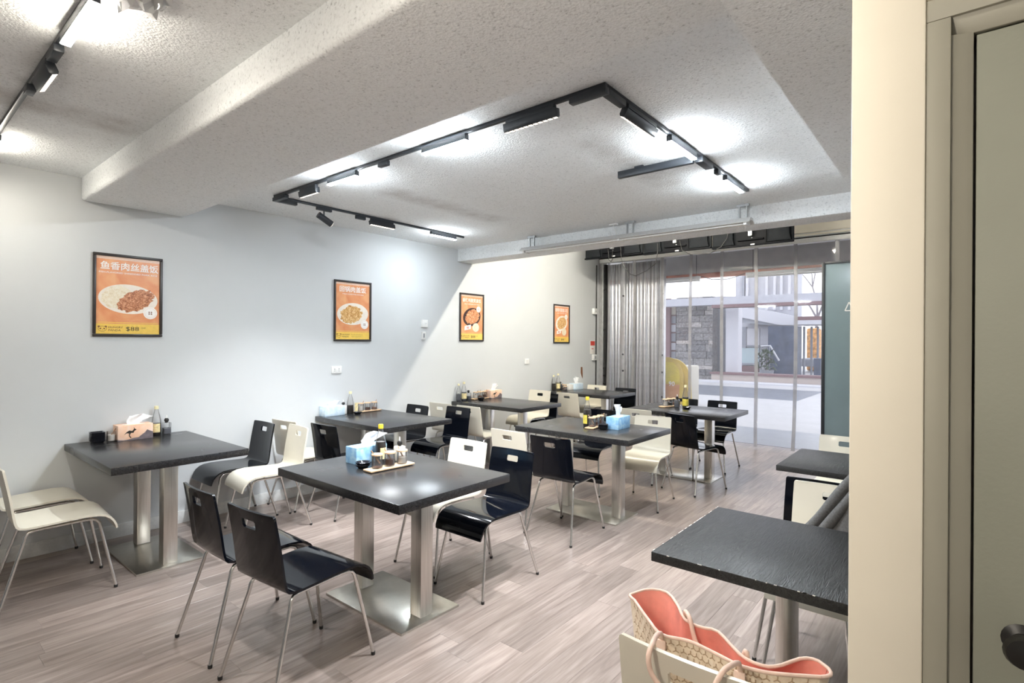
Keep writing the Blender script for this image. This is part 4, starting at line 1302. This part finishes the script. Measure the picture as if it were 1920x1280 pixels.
# ------------------------------------------------------------------ handbag on the near chair
def handbag():
    bx, by, bz_ = -0.49, 1.43, 0.458
    t = thing('handbag', 'open beige patterned tote handbag with coral lining on the nearest cream chair', 'bag', (bx, by, bz_))
    def resample(pts, n):
        out = []
        m_ = len(pts) - 1
        for k in range(n):
            f = k / (n - 1.0) * m_
            i = min(int(f), m_ - 1)
            g = f - i
            p0, p1, p2, p3 = pts[max(i - 1, 0)], pts[i], pts[i + 1], pts[min(i + 2, m_)]
            out.append(tuple(0.5 * ((2 * b) + (c - a) * g + (2 * a - 5 * b + 4 * c - d) * g * g + (3 * b - a - 3 * c + d) * g ** 3) for a, b, c, d in zip(p0, p1, p2, p3)))
        return out
    fr_ = [(-0.745, 1.485, .728), (-0.665, 1.410, .726), (-0.607, 1.368, .722), (-0.542, 1.384, .722), (-0.484, 1.376, .722), (-0.413, 1.360, .722), (-0.383, 1.362, .722), (-0.334, 1.378, .722), (-0.243, 1.428, .726)]
    bk_ = [(-0.765, 1.510, .732), (-0.738, 1.560, .736), (-0.686, 1.580, .736), (-0.634, 1.536, .732), (-0.588, 1.476, .728), (-0.542, 1.460, .728), (-0.496, 1.470, .728), (-0.449, 1.434, .724), (-0.406, 1.400, .722), (-0.361, 1.394, .722), (-0.330, 1.415, .724), (-0.295, 1.470, .730), (-0.264, 1.485, .732), (-0.234, 1.468, .730)]
    NC = 33
    def panel(rim, yb):
        rim = resample(rim, NC)
        rows_ = []
        for i in range(9):
            f = i / 8.0
            row = []
            for j, (x, y, z) in enumerate(rim):
                g = j / (NC - 1.0) * 2 - 1
                x0 = -0.49 + g * 0.165
                y0 = yb
                e = f ** 0.8
                row.append((x0 + (x - x0) * e - bx, y0 + (y - y0) * f ** 1.2 - by + 0.006 * math.sin(9 * g + 4 * f) * math.sin(PI * f), (z - bz_) * f + 0.001))
            rows_.append(row)
        return rows_
    front = panel(fr_, 1.385)
    back = panel(bk_, 1.465)
    for nm, rows_, off in (('front_panel', front, -1), ('back_panel', back, 1)):
        MB().grid(rows_).build(nm, 'bag_canvas', t, smooth=80)
        inner = [[(x * 0.99, y - off * 0.0035, z - 0.001) for x, y, z in r_] for r_ in rows_]
        MB().grid(inner).build('lining', 'bag_lining', t, smooth=80)
        MB().tube(rows_[-1], 0.0045, 8).build('rim_piping', 'bag_trim', t, smooth=80)
        mb = MB()
        for a in range(1, 15):
            for b_ in range(0, 27):
                i = (a - .2) / 14.6 * 8
                j = (b_ + (0.5 if a % 2 else 0)) / 27.0 * (NC - 1)
                i0, j0 = min(int(i), 7), min(int(j), NC - 2)
                fi, fj = i - i0, j - j0
                q00, q10, q01, q11 = Vector(rows_[i0][j0]), Vector(rows_[i0 + 1][j0]), Vector(rows_[i0][j0 + 1]), Vector(rows_[i0 + 1][j0 + 1])
                p = (q00 * (1 - fi) + q10 * fi) * (1 - fj) + (q01 * (1 - fi) + q11 * fi) * fj
                du = (q01 - q00).normalized()
                dv = (q10 - q00).normalized()
                n = du.cross(dv)
                if n.length < 1e-4:
                    continue
                n.normalize()
                if n.y * off < 0:
                    n = -n
                p = p + n * 0.0012
                for an in (R(90), R(210), R(330)):
                    d = (du * math.cos(an) + dv * math.sin(an)) * 0.0088
                    w = (-du * math.sin(an) + dv * math.cos(an)) * 0.0015
                    mb.add([p - w, p + w, p + d + w, p + d - w], [(0, 1, 2, 3)])
        mb.build('chevron_print', 'bag_mark', t, smooth=None)['kind'] = 'stuff'
    for g0 in (0, -1):
        sg = -1 if g0 == 0 else 1
        rows_ = []
        for i in range(9):
            a, b_ = Vector(front[i][g0]), Vector(back[i][g0])
            rows_.append([a.lerp(b_, k / 4.0) + Vector((sg * 0.012 * math.sin(PI * k / 4.0), 0, 0)) for k in range(5)])
        MB().grid(rows_).build('side_gusset', 'bag_canvas', t, smooth=80)
        MB().grid([[p - Vector((sg * 0.003, 0, 0)) for p in r_] for r_ in rows_]).build('lining', 'bag_lining', t, smooth=80)
        MB().tube(rows_[-1], 0.0045, 8).build('rim_piping', 'bag_trim', t, smooth=80)
    MB().box(-0.165, 0.165, -0.044, 0.034, 0.0, 0.004).build('bag_base', 'bag_canvas', t)
    L = lambda pts: [(x - bx, y - by, z - bz_) for x, y, z in resample(pts, 40)]
    h1 = [(-.605, 1.368, .68), (-.605, 1.360, .728), (-.588, 1.30, .757), (-.566, 1.24, .784), (-.549, 1.186, .796), (-.546, 1.160, .780), (-.540, 1.160, .746), (-.515, 1.162, .72), (-.47, 1.163, .70), (-.42, 1.163, .72), (-.397, 1.160, .770), (-.387, 1.186, .796), (-.386, 1.25, .782), (-.394, 1.31, .755), (-.402, 1.350, .727), (-.402, 1.36, .68)]
    MB().tube(L(h1), 0.0062, 8).build('handle', 'bag_trim', t, smooth=80)
    h2 = [(-.592, 1.492, .68), (-.592, 1.490, .735), (-.580, 1.470, .752), (-.560, 1.448, .744), (-.540, 1.435, .70), (-.50, 1.43, .66), (-.43, 1.425, .68), (-.405, 1.41, .735), (-.400, 1.412, .70)]
    MB().tube(L(h2), 0.0062, 8).build('handle', 'bag_trim', t, smooth=80)
    for x, y in ((-.605, 1.360), (-.402, 1.352)):
        MB().box(x - bx - 0.013, x - bx + 0.013, y - by - 0.003, y - by + 0.003, 0.17, 0.255).build('handle_tab', 'bag_trim', t, bevel=0.002)
    return t
handbag()

# ------------------------------------------------------------------ grey jacket over the cream chair
jk = thing('jacket', 'grey jacket draped over the cream chair beside the pillar', 'jacket', (0, 2.70, 0))
YJ = 2.70
def pj(u, v, dy=0.0):
    return Vector((xat(u, YJ + dy), dy, zat(u, v, YJ + dy)))
A0, A1 = pj(1512, 992), pj(1600, 890)
dirv = (A1 - A0).normalized()
nrm = Vector((dirv.z, 0, -dirv.x))
far = A1 + dirv * 0.22
for k, (off, r, dy) in enumerate(((0.012, 0.024, -0.01), (0.052, 0.023, -0.03))):
    p0 = A0 + nrm * off + dirv * (-0.10) + Vector((0, dy, 0))
    p1 = far + nrm * off + Vector((0, dy + 0.02, 0))
    pts, rr = [], []
    for i in range(15):
        f = i / 14.0
        q = p0.lerp(p1, f) + Vector((0, 0.004 * math.sin(9 * f + k), 0.003 * math.sin(14 * f)))
        pts.append(q)
        rr.append(r * (0.75 if i in (0, 14) else 1.0) * (1 + 0.06 * math.sin(17 * f + k * 2)))
    MB().tube(pts, rr, 14).build('rolled_hem', 'jacket_grey', jk, smooth=80)
rows_ = []
for i in range(13):
    f = i / 12.0
    a = (A0 + dirv * -0.12).lerp(far, f) + nrm * 0.06
    rows_.append([a + nrm * (0.32 * g / 7.0) + Vector((0, -0.030 - 0.05 * math.sin(PI * g / 9.0) + 0.010 * math.sin(f * 9 + g), 0)) for g in range(8)])
MB().grid(rows_).build('back_panel', 'jacket_grey', jk, solid=0.018, smooth=80)

# ------------------------------------------------------------------ outside the shop
struct(box('ground_threshold', (-9, 8, 8.52, 10.3, -0.12, -0.012), 'threshold_tile'))
pav = struct(box('ground_plaza', (-30, 20, 10.3, 60, -0.14, -0.018), 'plaza_paving'))
box('dark_paving_band', (-30, -3.3, 15.9, 19.6, -0.0179, -0.0165), 'plaza_dark', pav)
struct(box('bulkhead_outside', (-12, 10, 9.30, 9.75, zat(1400, 505, 9.3) - 0.02, 4.6), 'concrete'))
struct(box('canopy_outside', (-12, 10, 8.52, 9.30, 3.60, 3.75), 'concrete'))
tag(MB().tube([(-9, 9.27, zat(1400, 511, 9.27)), (8, 9.27, zat(1400, 511, 9.27))], 0.045, 10).build('orange_pipe', 'orange_pipe'), 'salmon orange pipe running along the bulkhead outside', 'pipe')
for k, (u0, u1) in enumerate(((1180, 1312), (1398, 1700))):
    y = 9.05
    xa_, xb_ = xat(u0, y), xat(u1, y)
    zc = zat(1400, 517, y)
    t = thing('outside_batten', ('white batten lamp outside, left half seen beside the shutter', 'white batten lamp outside, running behind the tall panel')[k], 'lamp', ((xa_ + xb_) / 2, y, zc), 0, 'batten lamps outside')
    L = (xb_ - xa_) / 2
    box('body', (-L, L, -0.03, 0.03, 0.0, 0.05), 'white_plastic', t, bevel=0.004)
    MB().tube([(-L + .03, 0, -0.018), (L - .03, 0, -0.018)], 0.014, 10).build('tube', 'rail_white', t)
    for sx in (-1, 1):
        box('tube_holder', (sx * (L - .02) - .012, sx * (L - .02) + .012, -0.015, 0.015, -0.034, 0.0), 'white_plastic', t)
        box('hanger', (sx * L * .9 - .003, sx * L * .9 + .003, -0.003, 0.003, 0.05, 3.6 - zc), 'gap_dark', t)
tag(MB().tube([(xat(1314, 9.05), 9.05, zat(1314, 518, 9.05)), (xat(1335, 9.05), 9.05, zat(1335, 524, 9.05)), (xat(1365, 9.05), 9.05, zat(1365, 523, 9.05)), (xat(1396, 9.05), 9.05, zat(1396, 513, 9.05))], 0.006, 6).build('cable', 'cap_black', smooth=80), 'thin cable sagging between the two batten lamps outside', 'cable')

# arched pavement sign
YA = 9.05
ax1 = xat(1276, YA)
aw = 0.62
at_ = zat(1247, 667, YA)
ps = thing('pavement_sign', 'yellow arched pavement sign with orange panel outside, half hidden by the shutter', 'sign', (ax1 - aw / 2, YA, -0.012))
def arch(w, h, r, inset=0.0):
    pts = [(-w / 2 + inset, inset), (w / 2 - inset, inset)]
    for k in range(17):
        a = PI * k / 16
        pts.append(((w / 2 - inset) * math.cos(a), h - r + (r - inset) * math.sin(a)))
    return pts
Mq = Matrix(((1, 0, 0, 0), (0, 0, 1, 0), (0, 1, 0, 0), (0, 0, 0, 1)))
tilt = Matrix.Rotation(R(-8), 4, 'X')
MB().prism(arch(aw, at_, 0.36), 0.0, 0.035, M=tilt @ Mq).build('front_board', 'sign_yellow', ps, bevel=0.006)
MB().prism(arch(aw, at_, 0.36, 0.055)[:2] + [(aw / 2 - .055, at_ * .62), (-aw / 2 + .055, at_ * .62)], -0.004, 0.0, M=tilt @ Mq).build('orange_panel', 'sign_orange', ps)
MB().prism([(-aw / 2 + .06, at_ * .65), (aw / 2 - .06, at_ * .65)] + arch(aw, at_, 0.36, 0.06)[2:], -0.004, 0.0, M=tilt @ Mq).build('yellow_panel', 'label_yellow', ps)
tx = text('sign_text', '90', 'print_white', ps, 0, 0, 0, height=0.085, bold=0.02)
tx.matrix_local = tilt @ Matrix.Translation((aw / 2 - 0.20, -0.0055, 0.80)) @ Matrix.Rotation(R(90), 4, 'X')
MB().prism(arch(aw, at_ * .985, 0.36), -0.035, 0.0, M=Matrix.Translation((0.10, 0.36, 0)) @ Matrix.Rotation(R(8), 4, 'X') @ Mq).build('rear_board', 'sign_yellow', ps, bevel=0.006)

pl_ = thing('planter', 'pale cream planter box outside, right of the yellow sign', 'planter', (xat(1281, 13), 13.0, -0.018))
box('tub', (-0.30, 0.30, -0.3, 0.3, 0.0, zat(1281, 683, 13)), 'planter_cream', pl_, bevel=0.04)

# low wall / bench beyond the dark band
lw = thing('bench_wall', 'low pale stone bench wall with a dark coping across the plaza', 'wall', (0, 22.0, -0.018))
xb0 = xat(1334, 22)
box('face', (xb0, 6, 0, 0.6, 0.0, 0.28), 'bench_pale', lw)
box('coping', (xb0 - .05, 6, -0.05, 0.65, 0.28, 0.36), 'maroon', lw)
box('pale_kerb', (-14, 6, -0.9, -0.0, 0.0, 0.05), 'facade_white', lw)
# stone-clad pier: stones one by one
def stone_pier(u0, u1, y, z1, label, seed, depth=0.7):
    t = thing('stone_pier', label, 'pier', ((xat(u0, y) + xat(u1, y)) / 2, y, -0.018), 0, 'stone-clad piers across the plaza')
    w = xat(u1, y) - xat(u0, y)
    box('core', (-w / 2 + .03, w / 2 - .03, 0.03, depth, 0.0, z1), 'stone_dark', t)
    rn = random.Random(seed)
    z = 0.0
    while z < z1 - 0.05:
        hh = min(rn.uniform(0.16, 0.30), z1 - z)
        x = -w / 2
        while x < w / 2 - 0.02:
            l = min(rn.uniform(0.35, 0.8), w / 2 - x)
            if w / 2 - x - l < 0.12:
                l = w / 2 - x
            m_ = rn.choice(['stone_dark', 'stone_mid', 'stone_dark', 'stone_mid', 'stone_light'] if rn.random() < .5 else ['stone_dark', 'stone_mid'])
            d = rn.uniform(0.0, 0.05)
            box('stone', (x + 0.008, x + l - 0.008, -d, 0.04, z + 0.008, z + hh - 0.008), m_, t)
            x += l
        z += hh
    return t
stone_pier(1268, 1336, 22.3, zat(1300, 556, 22.3), 'dark rough stone wall across the plaza, behind the second curtain seam', 3)

def slab(name, label, cat, u0, u1, v0, v1, y, m, d=0.4, group=None, sub=()):
    """Upright block across the plaza with its front at depth y."""
    xa_, xb_ = xat(u0, y), xat(u1, y)
    uc = (u0 + u1) / 2
    zt, zb = zat(uc, v0, y), zat(uc, v1, y)
    t = thing(name, label, cat, ((xa_ + xb_) / 2, y, max(zb, -0.018)), 0, group)
    h = zt - max(zb, -0.018)
    box('body', (-(xb_ - xa_) / 2, (xb_ - xa_) / 2, 0, d, 0, h), m, t)
    return t, (xb_ - xa_) / 2, h

slab('brown_pier', 'maroon-brown pier across the plaza, left of the stone wall', 'pier', 1236, 1256, 560, 760, 22.2, 'maroon', 0.15)
sw = thing('shop_window', 'pale-paned window strip between brown pier and stone wall across the plaza', 'window', ((xat(1256, 22.4) + xat(1268, 22.4)) / 2, 22.4, -0.018))
for k, (v0, v1, m_) in enumerate(((575, 590, 'planter_cream'), (592, 606, 'facade_mid'), (608, 622, 'facade_pale'), (624, 640, 'facade_mid'), (642, 656, 'facade_pale'), (658, 700, 'facade_mid'))):
    box('pane', (-0.115, 0.115, 0.0, 0.05, zat(1260, v1, 22.4) + .02, zat(1260, v0, 22.4)), m_, sw)  # panes alternate plain cream, mid and pale tones
box('back_panel', (-0.12, 0.12, 0.05, 0.3, 0.0, zat(1260, 570, 22.4)), 'maroon', sw)
# fascia carried on columns
fa = thing('fascia_beam', 'pale lavender fascia beam with dark underside spanning the plaza', 'beam', (0, 21.5, 0))
zf0, zf1 = zat(1400, 572, 21.5), zat(1400, 557, 21.5)
box('front', (-14, 8, 0, 0.5, zf0 + 0.06, zf1 + 0.05), 'facade_pale', fa)
box('dark_underside', (xat(1334, 21.5), 8, -0.02, 0.5, zf0 - 0.06, zf0 + 0.06), 'maroon', fa)
slab('column', 'pale lavender square column rising from the bench wall', 'column', 1361, 1384, 556, 702, 22.5, 'facade_white', 0.5)
slab('column', 'maroon-grey pier behind the third curtain seam', 'column', 1336, 1360, 556, 702, 23.2, 'facade_mid', 0.5)
ab = thing('apartment_block', 'pale blue-grey apartment block with balconies beyond the plaza', 'building', (0, 30, -0.018))
def at30(u, v, y=30):
    return xat(u, y), zat(u, v, y) + 0.018
xl, _ = at30(1372, 600)
xr, _ = at30(1490, 600)
box('facade', (xl, xr, 0.6, 1.6, 0, 8), 'facade_pale', ab)
mb = MB()
xa_, za_ = at30(1384, 575)
xb_, zb_ = at30(1490, 593)
Mq = Matrix(((1, 0, 0, 0), (0, 0, 1, 0), (0, 1, 0, 0), (0, 0, 0, 1)))
p = [at30(1384, 575, 29), at30(1440, 582, 29), at30(1490, 593, 29), at30(1490, 609, 29), at30(1462, 609, 29), at30(1384, 594, 29)]
MB().prism(p, -1.0, 0.55, M=Mq).build('balcony_front', 'facade_white', ab)
p = [at30(1384, 594, 29), at30(1462, 609, 29), at30(1440, 609, 29), at30(1384, 604, 29)]
MB().prism(p, -0.9, 0.5, M=Mq).build('balcony_soffit', 'facade_mid', ab)
for u in (1388, 1395, 1412, 1432, 1447, 1460, 1475):
    x0_, z0_ = at30(u, 580)
    box('mullion', (x0_ - 0.06, x0_ + 0.06, 0.45, 0.6, z0_, 7.5), 'facade_white' if u != 1388 else 'facade_mid', ab)
for u0, u1, v0, v1, m_ in ((1386, 1394, 612, 650, 'facade_mid'), (1395, 1419, 615, 648, 'facade_white'), (1420, 1436, 612, 648, 'facade_pale'), (1386, 1418, 652, 682, 'glass_panel')):
    x0_, z0_ = at30(u0, v1)
    x1_, z1_ = at30(u1, v0)
    wn = box('window', (x0_, x1_, 0.5, 0.6, z0_, z1_), m_, ab)
    box('window_frame', (x0_, x1_, 0.45, 0.6, z0_ - .06, z0_ + .04), 'facade_mid', wn)
x0_, z0_ = at30(1385, 686)
x1_, z1_ = at30(1418, 700)
box('base_wall', (x0_, x1_, 0.4, 0.6, 0, z0_), 'maroon', ab)
slab('navy_block', 'dark navy clad block beyond the plaza, left of the last curtain seam', 'building', 1440, 1489, 611, 712, 27, 'navy_cladding', 1.5)
stc = thing('stair_railing', 'white stair handrail in front of the navy block', 'railing', (0, 26, -0.018))
def at26(u, v):
    return (xat(u, 26), 0, zat(u, v, 26) + .018)
MB().tube([at26(1427, 649), at26(1444, 648), at26(1461, 676)], 0.04, 8).build('handrail', 'facade_white', stc)
for u, v in ((1428, 649), (1434, 649), (1443, 649)):
    a = at26(u, v)
    MB().tube([a, (a[0], 0, 0.0)], 0.025, 6).build('baluster', 'facade_mid', stc)
shb = thing('shrub', 'dark potted shrub at the foot of the stair railing', 'shrub', (xat(1438, 25.5), 25.5, -0.018))
rn = random.Random(2)
mb = MB()
for k in range(160):
    a, r0, z0_ = rn.uniform(0, 2 * PI), rn.uniform(0, .42), rn.uniform(0.35, 1.25)
    c = Vector((r0 * math.cos(a), r0 * math.sin(a), z0_))
    d = Vector((rn.uniform(-1, 1), rn.uniform(-1, 1), rn.uniform(-.4, 1))).normalized() * 0.14
    s_ = d.cross(Vector((0, 0, 1))).normalized() * 0.05
    mb.add([c - d, c + s_, c + d, c - s_], [(0, 1, 2, 3)])
o = mb.build('foliage', 'leaf_dark', shb, smooth=None)
o['kind'] = 'stuff'
MB().tube([(0, 0, 0.3), (0, 0, 0.9)], 0.03, 6).build('stem', 'bark', shb)
MB().lathe([(0.0, 0.0), (0.22, 0.0), (0.30, 0.35), (0.26, 0.36), (0.0, 0.33)], 18).build('pot', 'facade_mid', shb)
# street end on the right: walkway bridge, posts, plain orange hedge block
br = thing('walkway_bridge', 'white walkway bridge with a dark rail at the right end of the plaza', 'bridge', (0, 28, 0))
zb0, zb1, zb2, zb3 = zat(1515, 608, 28), zat(1515, 600, 28), zat(1515, 593, 28), zat(1515, 600, 28)
box('deck', (xat(1488, 28), 9, 0, 2.5, zb0, zb1), 'facade_white', br)
box('rail_band', (xat(1490, 28), 9, 0, 0.1, zat(1515, 600, 28), zat(1515, 593, 28)), 'maroon', br)
for k, u in enumerate((1507, 1521, 1533)):
    slab('street_post', ('slim grey post nearest the last seam, under the walkway bridge', 'slim grey post in the middle under the walkway bridge', 'slim grey post next to the panel, under the walkway bridge')[k], 'post', u - 1.6, u + 1.6, 612, 716, 29, 'facade_mid', 0.15, 'posts under the walkway bridge')
tag(box('autumn_hedge', (xat(1512, 34), xat(1534, 34), 34, 35, 0.0, zat(1520, 615, 34)), 'autumn', bevel=0.1), 'orange autumn hedge between the posts under the bridge', 'hedge')
tag(box('parked_van', (xat(1496, 32), xat(1530, 32), 32, 34, 0.3, zat(1515, 672, 32)), 'facade_mid', bevel=0.15), 'blurred grey-blue parked vehicle under the walkway bridge', 'vehicle')
slab('bin', 'dark litter bin at the right end of the plaza by the tall panel', 'bin', 1526, 1539, 672, 722, 25, 'navy_cladding', 0.6)
tree = thing('bare_tree', 'bare leafless tree above the walkway bridge', 'tree', (xat(1532, 36), 36, -0.018))
rn = random.Random(8)
mbt = MB()
def limb(p, d, l, r, k):
    q = p + d * l
    mbt.tube([p, p.lerp(q, .5) + Vector((rn.uniform(-.08, .08), 0, rn.uniform(-.05, .05))) * l, q], [r, r * .8, r * .6], 5)
    if k:
        for i in range(3):
            nd_ = (d + Vector((rn.uniform(-.9, .9), rn.uniform(-.5, .5), rn.uniform(-.1, .6)))).normalized()
            limb(q, nd_, l * rn.uniform(.6, .8), r * .55, k - 1)
limb(Vector((0, 0, 0)), Vector((0, 0, 1)), 3.0, 0.12, 4)
mbt.build('branches', 'bark', tree)
sw2 = slab('side_building', 'tall pale building closing the plaza far behind', 'building', 1180, 1372, 560, 740, 40, 'facade_mid', 5)
